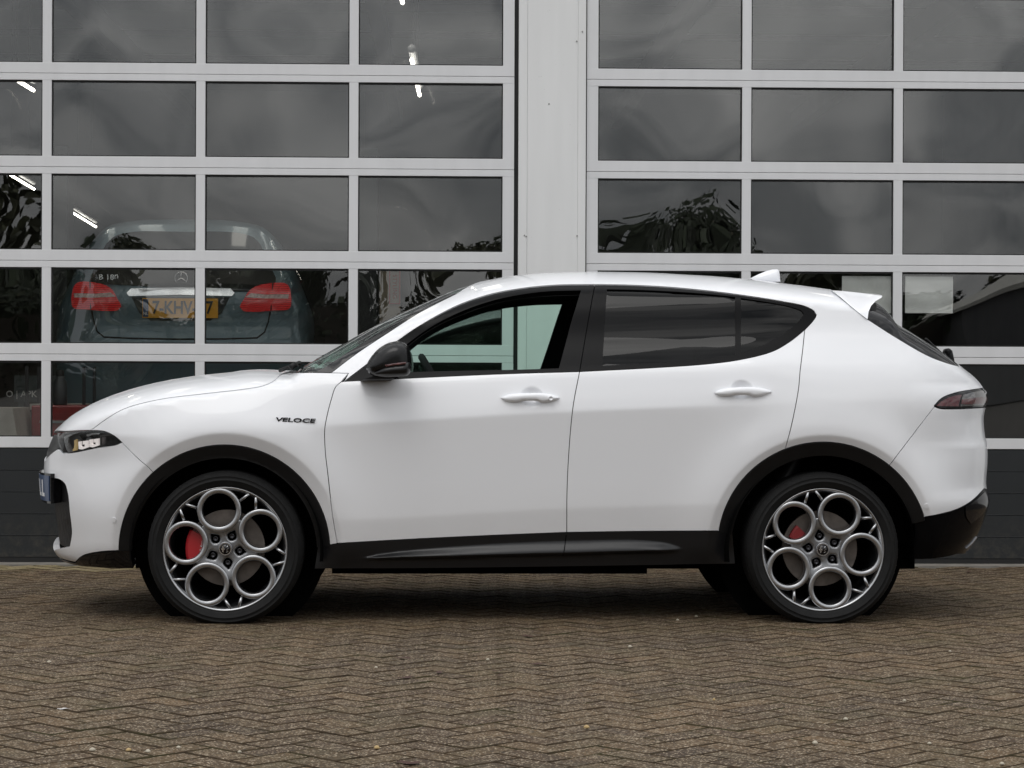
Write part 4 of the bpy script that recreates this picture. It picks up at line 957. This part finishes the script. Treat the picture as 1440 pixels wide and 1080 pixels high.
M_SEAT = mat('seat_leather', (.012, .012, .013), .5, bump=.1)
for sy in (-.37, .37):
    for xo, tall in ((0., 1.0), (.82, .92)):
        seat = inflate('seat', np.array([(-.26, .44), (.22, .42), (.30, .50), (.42, .80), (.50, 1.02*tall), (.48, 1.08*tall), (.42, 1.07*tall), (.34, .95*tall), (.24, .70), (.16, .60), (-.20, .60), (-.28, .53)])+np.array([xo+.10, 0]), lambda a, b, h, sy=sy: (a, sy+h, b), M_SEAT, CAR, front=.25, back=.25, r=.07, step=.02, power=.35)
        inflate('headrest', np.array([(.44, 1.10*tall), (.53, 1.09*tall), (.56, 1.17*tall), (.54, 1.25*tall), (.47, 1.25*tall), (.45, 1.18*tall)])+np.array([xo+.10, 0]), lambda a, b, h, sy=sy: (a, sy+h, b), M_SEAT, seat, front=.13, back=.13, r=.04, step=.015, power=.4)
# ------------------------------------------------------------------ things inside the workshop
def at(px, py, y):
    X, Z = plane_hit(np.array([(px, py)], float), y); return float(X[0]), float(Z[0])
# --- grey hatchback on the lift, seen from behind
YR = 5.2
GC = empty('lifted_car', (at(254, 433, YR)[0], YR, .66)); tag(GC, 'dark grey-blue hatchback raised on a lift behind the left garage door', 'car')
gx, gz = GC.location.x, GC.location.z
def loc(px, py, y=YR): X, Z = at(px, py, y); return X-gx, Z-gz
M_GREY = mat('grey_blue_paint', (.12, .175, .20), .28, metal=.35, coat=1, coatr=.04)
M_GWIN = mat('grey_car_window', (.008, .009, .010), .06, coat=1)
M_TL = NT('tail_lens_red_glow'); _t = M_TL; _v = _t.n('ShaderNodeTexWave', {'Vector': _t.coord('Object'), 'Scale': 22., 'Distortion': 1.5}, bands_direction='Z')
M_TL = _t.bsdf(base=_t.ramp(_v.outputs['Fac'], [(.25, (.22, .006, .008)), (.75, (.80, .05, .055))]), rough=.15, coat=1., emit=(.8, .03, .03), emits=.10)  # faint glow put into the lens to brighten its red
half = [(0, -.02), (.60, -.02), (.80, .06), (.875, .22), (.893, .45), (.893, .75), (.875, .92), (.84, 1.0), (.76, 1.2), (.64, 1.42), (.56, 1.50), (.35, 1.545), (0, 1.555)]
pl = np.array(catmull([np.array(p) for p in half], .05)+[np.array(half[-1])]); pl = np.concatenate([pl, (pl*[-1, 1])[::-1][1:-1]])
def gy(x, z):                                    # rear face depth, rounded in plan and leaning forward above the belt
    return .10*(abs(x)/.89)**3.0+.42*max(z-.98, 0)**1.15+.05*max(.55-z, 0)-.02*math.exp(-((z-.62)/.1)**2)
V, T, B = cdt(clean(list(pl), 1e-3), [], .05)
n0 = len(V); dd = np.clip(dist_poly(pl, V)/.06, 0, 1); ed_ = .06*(1-np.sqrt(1-(1-dd)**2))
P3 = [(p[0], gy(p[0], p[1])+e_, p[1]) for p, e_ in zip(V, ed_)]
mb = MB(); mb.add(P3+[(p[0]*.98, p[1]+1.2, p[2]) for p in P3], [tuple(int(i) for i in t) for t in T]+[(int(a), int(a)+n0, int(b)+n0, int(b)) for a, b in B], True)
# front part of the car, narrowing
mb.box((-.83, 1.3, .10), (.83, 3.55, .85)); mb.box((-.66, 1.3, .85), (.66, 2.6, 1.40))
mb.build('car_body', M_GREY, GC, auto=40)
def gpatch(name, poly, m, off=.006, parent=GC, step=.03, th=.02):
    poly = clean([np.array(p) for p in poly], 1e-4); V, T, B = cdt(poly, [], step); n = len(V); mb = MB()
    F_ = [(p[0], gy(p[0], p[1])-off, p[1]) for p in V]
    mb.add(F_+[(p[0], p[1]+th, p[2]) for p in F_], [tuple(int(i) for i in t) for t in T]+[(int(a), int(a)+n, int(b)+n, int(b)) for a, b in B], False)
    return mb.build(name, m, parent, auto=25)
gpatch('rear_window', catmull([np.array(p) for p in [(-.66, 1.08), (.66, 1.08), (.60, 1.25), (.50, 1.42), (0, 1.46), (-.50, 1.42), (-.60, 1.25), (-.66, 1.08)]], .05), M_GWIN)
for s in (-1, 1):
    lp_ = [loc(*p) for p in [(98.5, 420), (101, 404), (106, 397), (125, 396), (148, 401), (158, 408), (165, 420), (170.5, 431), (166, 436), (125, 435.5), (101, 432)]]
    lp_ = [(x*-1 if s == 1 else x, z) for x, z in lp_]
    tl_ = gpatch('tail_light', catmull([np.array(p) for p in lp_+[lp_[0]]], .02), M_TL, .018, th=.05)
    ws_ = [loc(*p) for p in [(102, 412), (135, 413), (155, 411), (163, 417), (135, 418.5), (103, 418)]]; ws_ = [(x*-1 if s == 1 else x, z) for x, z in ws_]
    gpatch('reversing_lens', ws_, mat('clear_lens', (.55, .42, .40), .15, coat=1, var=.4, vs=60), .024, tl_, th=.01)
    sx2 = [loc(125, p) for p in (396, 435)]; mb = MB(); mb.tube([(s*-sx2[0][0], gy(sx2[0][0], sx2[0][1])-.022, sx2[0][1]), (s*-sx2[1][0]*.985, gy(sx2[1][0], sx2[1][1])-.022, sx2[1][1])], .005, 6); mb.build('lamp_seam', M_SEAL, tl_)
    # hatch shut line
    a_ = [loc(128, 437), loc(131, 452), loc(136, 466), loc(146, 474), loc(190, 476), loc(254, 477)]; a_ = [(s*-abs(x), z) for x, z in a_]; mb = MB(); mb.tube([(x, gy(x, z)-.002, z) for x, z in a_], .006, 6); mb.build('hatch_seam', M_SEAL, GC)
cb = [loc(*p) for p in [(178, 412), (184, 405.5), (254, 404), (324, 405.5), (330, 412), (326, 416.5), (254, 414.5), (182, 416.5)]]
gpatch('chrome_bar', cb, M_CHROME, .022, th=.03)
rc = [loc(*p) for p in [(185, 418), (323, 418), (312, 440), (296, 451), (212, 451), (196, 440)]]; gpatch('plate_recess', rc, mat('recess_dark', (.008, .010, .012), .4), .008)
p0, p1 = loc(201, 447), loc(307, 420); mb = MB(); yp = -.028
mb.box((p0[0], yp, p0[1]), (p1[0], yp+.012, p1[1])); npl = mb.build('number_plate', mat('plate_yellow_glow', (.62, .30, .02), .45, emit=(.6, .3, .02), emits=.05), GC)  # plate is no lamp; faint glow added to make it look lit
mb = MB(); mb.box((p0[0]+.004, yp-.002, p0[1]+.006), (p0[0]+.042, yp+.001, p1[1]-.006)); mb.build('country_band', M_BLUE, npl)
M_INK = mat('plate_ink', (.012, .012, .012), .5)
zc_ = (p0[1]+p1[1])/2
text_obj('plate_characters', '7-KHV-', .125, M_INK, npl, Matrix.Translation((p0[0]+.068, yp-.003, zc_)) @ Matrix.Rotation(H2, 4, 'X'), .001, .80, 'LEFT', bold=.0028)
text_obj('plate_characters', '7', .125, M_INK, npl, Matrix.Translation((p1[0]-.085, yp-.003, zc_)) @ Matrix.Rotation(H2, 4, 'X'), .001, .80, 'LEFT', bold=.0028)
text_obj('country_letters', 'NL', .03, M_WHITE, npl, Matrix.Translation((p0[0]+.022, yp-.004, p0[1]+.03)) @ Matrix.Rotation(H2, 4, 'X'), .001)
bx_, bz_ = loc(151, 389.5); text_obj('model_badge', 'B 180', .052, M_CHROME, GC, Matrix.Translation((bx_, gy(bx_, bz_)-.012, bz_)) @ Matrix.Rotation(H2, 4, 'X'), .003, 1.15, bold=.001)
ex, ez = loc(254, 391); mb = MB(); mb.lathe([(.040, .004), (.042, -.004), (.047, -.004), (.048, .004)], 28, 'y', (ex, gy(ex, ez)-.012, ez))
for k in range(3):
    a = math.radians(90+120*k); mb.tube([(ex, gy(ex, ez)-.014, ez), (ex+.043*math.cos(a), gy(ex, ez)-.014, ez+.043*math.sin(a))], [.008, .002], 6)
mb.build('star_emblem', M_CHROME, GC)
mb = MB(); mb.lathe([(.0, -.07), (.30, -.07), (.315, 0), (.315, .2), (.0, .2)], 40, 'x', (-.62, .75, .02)); mb.build('rear_wheel', M_RUBBER, GC, fix=False)
mb = MB(); mb.lathe([(.0, -.2), (.30, -.2), (.315, 0), (.315, .07), (.0, .07)], 40, 'x', (.62, .75, .02)); mb.build('rear_wheel', M_RUBBER, GC, fix=False)
# --- lift carrying it
LF_ = empty('car_lift', (gx, YR, 0)); tag(LF_, 'dark two-post vehicle lift under the raised grey hatchback', 'car lift')
M_LIFT = mat('lift_paint', (.018, .02, .024), .5)
for s in (-1, 1):
    mb = MB(); mb.box((s*1.22-.11, 1.9, .004), (s*1.22+.11, 2.2, 2.9), bev=.01); mb.build('lift_post', M_LIFT, LF_)
    for yy in (.9, 3.0):
        mb = MB(); mb.tube([(s*1.12, 2.05, .52), (s*.62, yy, .55)], .06, 8); mb.lathe([(0, .14), (.07, .14), (.07, .0)], 16, 'z', (s*.62, yy, .545)); mb.build('lift_arm', M_LIFT, LF_)
# --- workshop goods seen low in the left door
def goods(name, label, cat, px, y, depth, m, top_m=None):
    x0, z1 = at(px[0], px[1], y); x1, z0 = at(px[2], px[3], y); o = empty(name, ((x0+x1)/2, y, 0)); tag(o, label, cat); return o, (x0-x1)/2, (x1-x0)/2, z0, z1
M_REDC = mat('cabinet_red', (.22, .012, .014), .4, coat=.3, var=.2)
tr, a, b, z0, z1 = goods('tool_trolley', 'red steel tool trolley standing behind the lower left panes', 'tool trolley', (44, 570, 122, 640), 4.0, .5, M_REDC)
mb = MB(); mb.box((a, 0, .12), (b, .5, z1), bev=.01); mb.build('cabinet', M_REDC, tr)
for k in range(4):
    zz = .16+(z1-.2)/4*k; mb = MB(); mb.box((a+.02, -.012, zz), (b-.02, -.001, zz+(z1-.2)/4-.012)); dr = mb.build('drawer', M_REDC, tr); mb = MB(); mb.box((a+.06, -.03, zz+.10), (b-.06, -.0125, zz+.115)); mb.build('drawer_handle', M_STEEL, dr)
for sx in (a+.06, b-.06):
    for sy in (.06, .44): mb = MB(); mb.lathe([(0, -.02), (.055, -.02), (.055, .02), (0, .02)], 14, 'x', (sx, sy, .0575)); mb.build('castor', M_RUBBER, tr, fix=False)
sc_ = [(76, 555), (84, 548), (84, 572)]
x_, z_ = at(79, 562, 4.05); bt = empty('spray_can', (x_, 4.2, z1)); tag(bt, 'small dark spray can standing on the red tool trolley', 'spray can')
mb = MB(); mb.lathe([(0, 0), (.045, 0), (.047, .01), (.047, .15), (.030, .175), (.030, .19), (0, .19)], 20, 'z'); mb.build('can', mat('can_dark', (.03, .035, .04), .4), bt, fix=False); mb = MB(); mb.lathe([(.026, .19), (.026, .23), (0, .235)], 16, 'z'); mb.build('nozzle_cap', M_PLAST, bt, fix=False)
# sign board with white lettering
x0, z1_ = at(20, 528, 6.5); x1, z0_ = at(90, 565, 6.5); sg = empty('wall_sign', ((x0+x1)/2, 6.5, 0)); tag(sg, 'grey sign board with white capital lettering behind the bottom left pane', 'sign')
mb = MB(); mb.box(((x0-x1)/2, 0, z0_), ((x1-x0)/2, .03, z1_)); mb.box(((x0-x1)/2+.03, .01, .004), ((x0-x1)/2+.07, .02, z0_)); mb.box(((x1-x0)/2-.07, .01, .004), ((x1-x0)/2-.03, .02, z0_)); mb.build('board', mat('sign_board', (.10, .12, .125), .6), sg)
tx, tz = at(39, 554.5, 6.5); text_obj('lettering', 'O | APK | B', .068, M_WHITE, sg, Matrix.Translation((tx-sg.location.x, -.004, tz)) @ Matrix.Rotation(H2, 4, 'X'), .001, 1.0, bold=.0008)
# pale machine housings
M_PALE = mat('machine_beige', (.40, .37, .33), .6, var=.15)
x0, _ = at(-35, 600, 3.6); x1, _ = at(37, 600, 3.6); _, zt_ = at(10, 574, 3.6); mch = empty('machine_housing', ((x0+x1)/2, 3.6, 0)); tag(mch, 'beige slanted machine housing behind the bottom left corner pane', 'machine')
h_ = (x1-x0)/2; mb = MB(); mb.prism([(-h_, .004), (h_*1.05, .004), (h_*1.05, .30), (h_*.45, zt_), (-h_, zt_)], lambda a_, b_: (a_, 0, b_), lambda a_, b_: (a_, .6, b_)); mb.build('housing', M_PALE, mch)
x0, z0_ = at(33, 612, 3.45); x1, z1_ = at(50, 594, 3.45); bxx = empty('storage_box', ((x0+x1)/2, 4.4, 0)); tag(bxx, 'beige box on a dark shelf unit beside the red trolley', 'box')
mb = MB(); mb.box((-.16, 0, .60), (.16, .4, .86), bev=.008); mb.build('carton', M_PALE, bxx); mb = MB(); mb.box((-.17, -.01, .8605), (.17, .41, .90)); mb.build('lid', M_PALE, bxx)
sh = empty('shelf_unit', (bxx.location.x, 4.4, 0)); tag(sh, 'dark steel shelf carrying the beige box behind the left door', 'shelf')
for zz in (.2, .57): mb = MB(); mb.box((-.2, -.02, zz), (.2, .45, zz+.029)); mb.build('shelf_board', M_STEEL, sh)
for sx in (-.2, .18):
    for sy in (-.018, .43): mb = MB(); mb.box((sx, sy, .004), (sx+.02, sy+.02, 1.15)); mb.build('shelf_post', M_LIFT, sh)
# banner with red letters
x0, z1_ = at(547, 378, 8.); x1, z0_ = at(563, 428, 8.); bn = empty('banner', ((x0+x1)/2, 8.0, 0)); tag(bn, 'narrow beige vertical banner with red frame and letters', 'banner')
w_ = (x1-x0)/2; mb = MB(); mb.box((-w_*2.6, .012, .3), (w_*1.0, .03, z1_+.05)); mb.box((-w_*2.6, .0, .004), (w_, .06, .3)); mb.build('banner_cloth', mat('banner_beige', (.42, .36, .28), .8, var=.1), bn)
mb = MB(); f_ = .012
for q in (((-w_, -.002, z0_), (-w_+f_, .011, z1_)), ((w_-f_, -.002, z0_), (w_, .011, z1_)), ((-w_+f_, -.002, z0_), (w_-f_, .011, z0_+f_)), ((-w_+f_, -.002, z1_-f_), (w_-f_, .011, z1_))): mb.box(*q)
mb.build('red_border', mat('banner_red', (.42, .05, .03), .6), bn)
text_obj('banner_letters', 'STYLING', (z1_-z0_)*.175, bpy.data.materials['banner_red'], bn, Matrix.Translation((0, .009, (z0_+z1_)/2)) @ Matrix.Rotation(H2, 4, 'X') @ Matrix.Rotation(-H2, 4, 'Z'), .001)
# white paper sheets taped inside the right door
M_PAPER = mat('paper', (.74, .74, .73), .8, var=.05, vs=3, bump=.1, bs=14)
for (qa, lab) in (((1184, 388, 1255, 440.5), 'white paper sheet taped behind the pane just above the rear spoiler'), ((1273, 388.5, 1340, 440.5), 'white paper sheet taped behind the rightmost pane above the rear window')):
    x0, z1_ = at(qa[0], qa[1], YW+.034); x1, z0_ = at(qa[2], qa[3], YW+.034)
    n = 12; mb = MB(); Vp = []
    for i in range(n+1):
        for j in range(n+1): Vp.append((x0+(x1-x0)*i/n, YW+.034+.003*math.sin(i*.7+j*.4)+.002*math.sin(j*1.1), z0_+(z1_-z0_)*j/n))
    Vq = [(a_, b_+.0006, c_) for a_, b_, c_ in Vp]; m_ = n+1
    mb.add(Vp, [(i*m_+j, (i+1)*m_+j, (i+1)*m_+j+1, i*m_+j+1) for i in range(n) for j in range(n)], True); mb.add(Vq, [(i*m_+j, i*m_+j+1, (i+1)*m_+j+1, (i+1)*m_+j) for i in range(n) for j in range(n)], True)
    tag(mb.build('paper_sheet', M_PAPER, fix=False), lab, 'paper', 'paper sheets on the panes')
# ceiling tube lights
M_TUBE = mat('fluorescent_tube', (1, 1, 1), .5, emit=(1, .93, .82), emits=13)
def tube(p, q, z, lab):
    def pt(P): d = pix_rays(np.array([P], float))[0]; t = (z-CPOS[2])/d[2]; return CPOS+t*d
    A, B_ = pt(p), pt(q); r = empty('tube_light', A); tag(r, lab, 'ceiling light', 'fluorescent lights in the workshop'); d = Vector(B_-A)
    mb = MB(); mb.tube([(0, 0, 0), d], .013, 8); mb.build('tube', M_TUBE, r); mb = MB(); mb.tube([(0, 0, .075), d+Vector((0, 0, .075))], .03, 6); mb.build('fixture', M_BEAM, r)
    mb = MB(); mb.tube([d*.2+Vector((0, 0, .1)), d*.2+Vector((0, 0, zh-z-.2))], .004, 5); mb.tube([d*.8+Vector((0, 0, .1)), d*.8+Vector((0, 0, zh-z-.2))], .004, 5); mb.build('hanger', M_LIFT, r)
tube((18, 109), (47, 127), 3.2, 'lit tube light in the second pane row at the left edge')
tube((8, 242), (48, 266), 3.2, 'lit tube light in the third pane row at the left edge')
tube((102, 299), (135, 319), 3.2, 'lit tube light above the left tail light of the lifted car')
tube((579, 84), (590, 134), 3.2, 'lit tube light behind the right column of the left door')
tube((562, -18), (566, 4), 3.6, 'lit tube light at the top edge of the left door')
tube((506, 338), (513, 354), 3.0, 'short lit tube light low beside the third mullion')
M_DIFF = mat('added_light_diffuser', (.9, .9, .9), .6, emit=(1, .95, .87), emits=2.5)
def added_light_panel(x, y, lab):  # unseen ceiling panels added to light the lifted car and the bays
    r = empty('tube_light', (x, y, zh-.75)); tag(r, lab, 'ceiling light', 'fluorescent lights in the workshop')
    mb = MB(); mb.box((-.16, 0, .0), (.16, 3.0, .02)); mb.build('diffuser', M_DIFF, r); mb = MB(); mb.box((-.18, -.02, .0205), (.18, 3.02, .09)); mb.build('fixture', M_BEAM, r)
    mb = MB(); mb.box((-.01, .5, .0905), (.01, .52, .18)); mb.build('hanger', M_BEAM, r)
for x, y, lab in ((-2.9, 3.2, 'added unseen ceiling light panel above the lifted grey car, left one'), (-.6, 3.2, 'added unseen ceiling light panel above the lifted grey car, right one'), (3.0, 3.4, 'added unseen ceiling light panel above the bay behind the right door'), (-4.0, 3.2, 'added unseen ceiling light panel above the sign board at far left'), (-1.75, 2.9, 'added unseen ceiling light panel above the lifted grey car, middle one')): added_light_panel(x, y, lab)
ORD = 'first second third fourth fifth sixth seventh eighth ninth tenth eleventh twelfth thirteenth fourteenth fifteenth sixteenth seventeenth eighteenth nineteenth twentieth'.split(); ORD += ['twenty-'+w for w in ORD[:9]]
# ------------------------------------------------------------------ litter on the paving
def gpt(px, py):
    d = pix_rays(np.array([(px, py)], float))[0]; t = (0-CPOS[2])/d[2]; return CPOS+t*d
M_PEB = mat('pebble_pale', (.42, .38, .30), .8, var=.3, vs=120); M_PEBY = mat('pebble_yellow', (.42, .30, .14), .8, var=.3, vs=120)
M_LEAF = mat('dead_leaf', (.055, .022, .015), .8, var=.4, vs=60); M_FEATH = mat('litter_white', (.5, .48, .46), .8)
peb = bmesh.new(); bmesh.ops.create_icosphere(peb, subdivisions=2, radius=1)
for v in peb.verts: v.co *= 1+.16*math.sin(v.co.x*5+1)*math.cos(v.co.y*4)+.08*math.sin(v.co.z*9); v.co.z *= .62
pms = []
for m in (M_PEB, M_PEBY):
    me = bpy.data.meshes.new('pebble'); peb.to_mesh(me); me.materials.append(m); me.polygons.foreach_set('use_smooth', [True]*len(me.polygons)); pms.append(me)
PEBS = [(130, 1057, 4.6, 0), (181, 1057, 4.2, 1), (208, 1059, 4.2, 0), (251, 1053, 3.4, 0), (69, 933, 3.4, 0), (530, 1054, 4.6, 1), (825, 1025, 4.4, 1), (886, 911, 3.0, 0), (1146, 1047, 4.4, 0), (1189, 1013, 3.4, 0), (1307, 1047, 3.0, 0), (1272, 987, 3.0, 0), (1336, 917, 2.2, 0), (686, 929, 2.6, 0), (529, 940, 2.6, 0), (979, 868, 2.4, 0), (1409, 1076, 3.6, 0), (1004, 985, 2.4, 1), (953, 873, 2.2, 0), (337, 1059, 3., 0)]
for k, (px, py, s, c) in enumerate(PEBS):
    rank = sorted(q[0] for q in PEBS if q[3] == c).index(px)
    p = gpt(px, py); sc_ = s/(FPX/abs((np.array(p)-CPOS)@CF)); o = bpy.data.objects.new('pebble', pms[c]); link(o); o.location = (p[0], p[1], sc_*.62); o.scale = (sc_, sc_*.9, sc_); o.rotation_euler = (0, 0, k)
    tag(o, 'tiny %s pebble loose on the paving, %s of its colour from the left' % (('pale', 'yellow')[c], ORD[rank]), 'pebble', ('pale pebbles on the paving', 'yellow pebbles on the paving')[c])
def leaf_mesh(seed):
    r = random.Random(seed); out = []; n = 16
    for i in range(n):
        a = 2*math.pi*i/n; out.append((math.cos(a)*(1+.25*r.random()*math.cos(3*a)), .48*math.sin(a)*(.8+.4*r.random()), .0))
    mid = [(x*.5, y*.5, .10+.06*r.random()) for x, y, _ in out]; V = [(x, y, .02+.28*abs(math.sin(2*x+seed))*r.random()) for x, y, _ in out]+mid+[(0, 0, .06)]
    F = [(i, (i+1) % n, n+(i+1) % n, n+i) for i in range(n)]+[(n+i, n+(i+1) % n, 2*n) for i in range(n)]
    me = bpy.data.meshes.new('leaf'); me.from_pydata(V, [], F); me.materials.append(M_LEAF); me.polygons.foreach_set('use_smooth', [True]*len(F)); return me
LM = [leaf_mesh(i) for i in range(4)]
LEAVES = [(1412, 799.5, 9), (1362, 805, 8), (568, 927, 12), (570, 955, 14), (742, 896, 11), (757, 935, 12), (618, 947, 11), (698, 945, 9), (702, 951, 7), (1048, 888, 6), (270, 985, 6), (1152, 957, 5), (575, 1075, 18), (122, 893, 6), (1300, 840, 6), (60, 806, 8), (880, 930, 7), (410, 885, 8)]
for k, (px, py, s) in enumerate(LEAVES):
    rank = sorted(q[0] for q in LEAVES).index(px)
    p = gpt(px, py); sc_ = s/(FPX/abs((np.array(p)-CPOS)@CF)); o = bpy.data.objects.new('fallen_leaf', LM[k % 4]); link(o); o.location = (p[0], p[1], .004); o.scale = (sc_, sc_, sc_*.5); o.rotation_euler = (0, 0, k*1.3)
    tag(o, 'dead dark brown leaf lying on the paving, %s leaf from the left' % ORD[rank], 'leaf', 'fallen leaves on the paving')
p = gpt(89, 1000); o = bpy.data.objects.new('litter_scrap', LM[1].copy()); o.data.materials[0] = M_FEATH; link(o); o.location = (p[0], p[1], .006); o.scale = (.022, .018, .02); tag(o, 'whitish scrap lying on the paving at lower left', 'scrap')

# ------------------------------------------------------------------ what stands behind the camera and shows only in reflections
M_BARK = mat('bark', (.05, .04, .03), .9); 
def leafmat(nm, c):
    t = NT(nm); oi = t.n('ShaderNodeNewGeometry').outputs['Random Per Island']
    return t.bsdf(base=t.ramp(oi, [(0, tuple(v*.6 for v in c)), (1, tuple(v*1.4 for v in c))]), rough=.7)
M_LEAVES = [leafmat('leaves_dark', (.030, .042, .018)), leafmat('leaves_olive', (.055, .058, .025))]
def tree_mesh(seed, m):
    r = random.Random(seed); mb = MB(); blobs = [(r.uniform(-.28, .28), r.uniform(-.28, .28), r.uniform(.42, .86), r.uniform(.16, .30)) for _ in range(12)]
    for bx, by, bz, br in blobs:
        for _ in range(300):
            d = Vector((r.gauss(0, 1), r.gauss(0, 1), r.gauss(0, 1))).normalized()*br*r.uniform(.55, 1.08)*1.0; c = Vector((bx, by, bz))+d; s = r.uniform(.022, .046)
            a = Vector((r.gauss(0, 1), r.gauss(0, 1), r.gauss(0, 1))).normalized(); b = a.orthogonal().normalized()
            mb.add([c-a*s, c+b*s*.6, c+a*s, c-b*s*.6], [(0, 1, 2, 3)])
    me = bpy.data.meshes.new('crown'); me.from_pydata(mb.v, [], mb.f); me.materials.append(m)
    tb = MB(); tb.tube([(0, 0, 0), (.01, 0, .25), (0, .01, .5), (.02, 0, .75)], [.035, .026, .018, .006], 8)
    for k in range(6):
        a = k*1.05+seed; tb.tube([(0, 0, .28+.05*k), (.14*math.cos(a), .14*math.sin(a), .42+.06*k), (.26*math.cos(a), .26*math.sin(a), .50+.06*k)], [.014, .009, .003], 6)
    mt = bpy.data.meshes.new('trunk'); mt.from_pydata(tb.v, [], tb.f); mt.materials.append(M_BARK); return me, mt
TM = [tree_mesh(i, M_LEAVES[i % 2]) for i in range(4)]
tl = [(-27, -64, 5.0), (-21, -70, 7.2), (-15, -64, 4.4), (-11, -72, 5.0), (-5, -66, 4.2), (1.5, -70, 5.4), (8.7, -66, 6.8), (11.5, -66, 4.8), (17, -74, 4.8), (27, -70, 7.6), (33, -64, 5.4), (-34, -60, 6.)]+[(-38+5.2*i+(i*7 % 3), -68-(i*5 % 9), 4.8+(i*3 % 5)*.30) for i in range(15)]
for k, (x, y, h) in enumerate(tl):
    r = empty('tree', (x, y, 0), k*1.7); r.scale = (h*1.05, h*1.05, h)
    for nm, me in (('crown', TM[k % 4][0]), ('trunk', TM[k % 4][1])): o = bpy.data.objects.new(nm, me); link(o, r)
    rank = sorted(q[0] for q in tl).index(x)
    tag(r, '%s tree from the left in the row mirrored in the door panes' % ORD[rank], 'tree', 'trees mirrored in the panes')
hg = MB(); rh = random.Random(5)
for _ in range(9000):
    c = Vector((rh.uniform(-45, 45), -61+rh.uniform(-.9, .9), 2.9*rh.random()**.8)); s = rh.uniform(.10, .24); a = Vector((rh.gauss(0, 1), rh.gauss(0, 1), rh.gauss(0, 1))).normalized(); b_ = a.orthogonal().normalized(); hg.add([c-a*s, c+b_*s*.7, c+a*s, c-b_*s*.7], [(0, 1, 2, 3)])
hgo = empty('hedge', (0, 0, 0)); tag(hgo, 'long dark hedge added across the yard to darken the low pane reflections', 'hedge'); hg.build('foliage', M_LEAVES[0], hgo, fix=False)  # unseen hedge added to close bright gaps in the low reflections
hg = MB(); hg.box((-45, -61.3, 0), (45, -60.7, 2.5)); hg.build('inner_twigs', M_BARK, hgo)
hs = empty('gabled_shed', (19.5, -58, 0)); tag(hs, 'low pale shed with dark gable front mirrored in the far right panes', 'building')
mb = MB(); mb.prism([(-4, 0), (4, 0), (4, 2.6), (0, 4.2), (-4, 2.6)], lambda a, b: (a, 0, b), lambda a, b: (a, -9, b)); mb.build('wall', mat('shed_wall', (.10, .10, .105), .8, var=.1), hs)
for s in (-1, 1): mb = MB(); mb.prism([(s*4.5, 2.45), (0, 4.25), (0, 4.5), (s*4.5, 2.7)], lambda a, b: (a, .35, b), lambda a, b: (a, -9.3, b)); mb.build('roof', mat('shed_roof', (.45, .44, .40), .7, var=.1) if s < 0 else bpy.data.materials['shed_roof'], hs)
mb = MB(); mb.box((-1.3, .002, 0), (1.3, .05, 2.2)); mb.build('door', mat('shed_door', (.2, .2, .2), .6), hs)
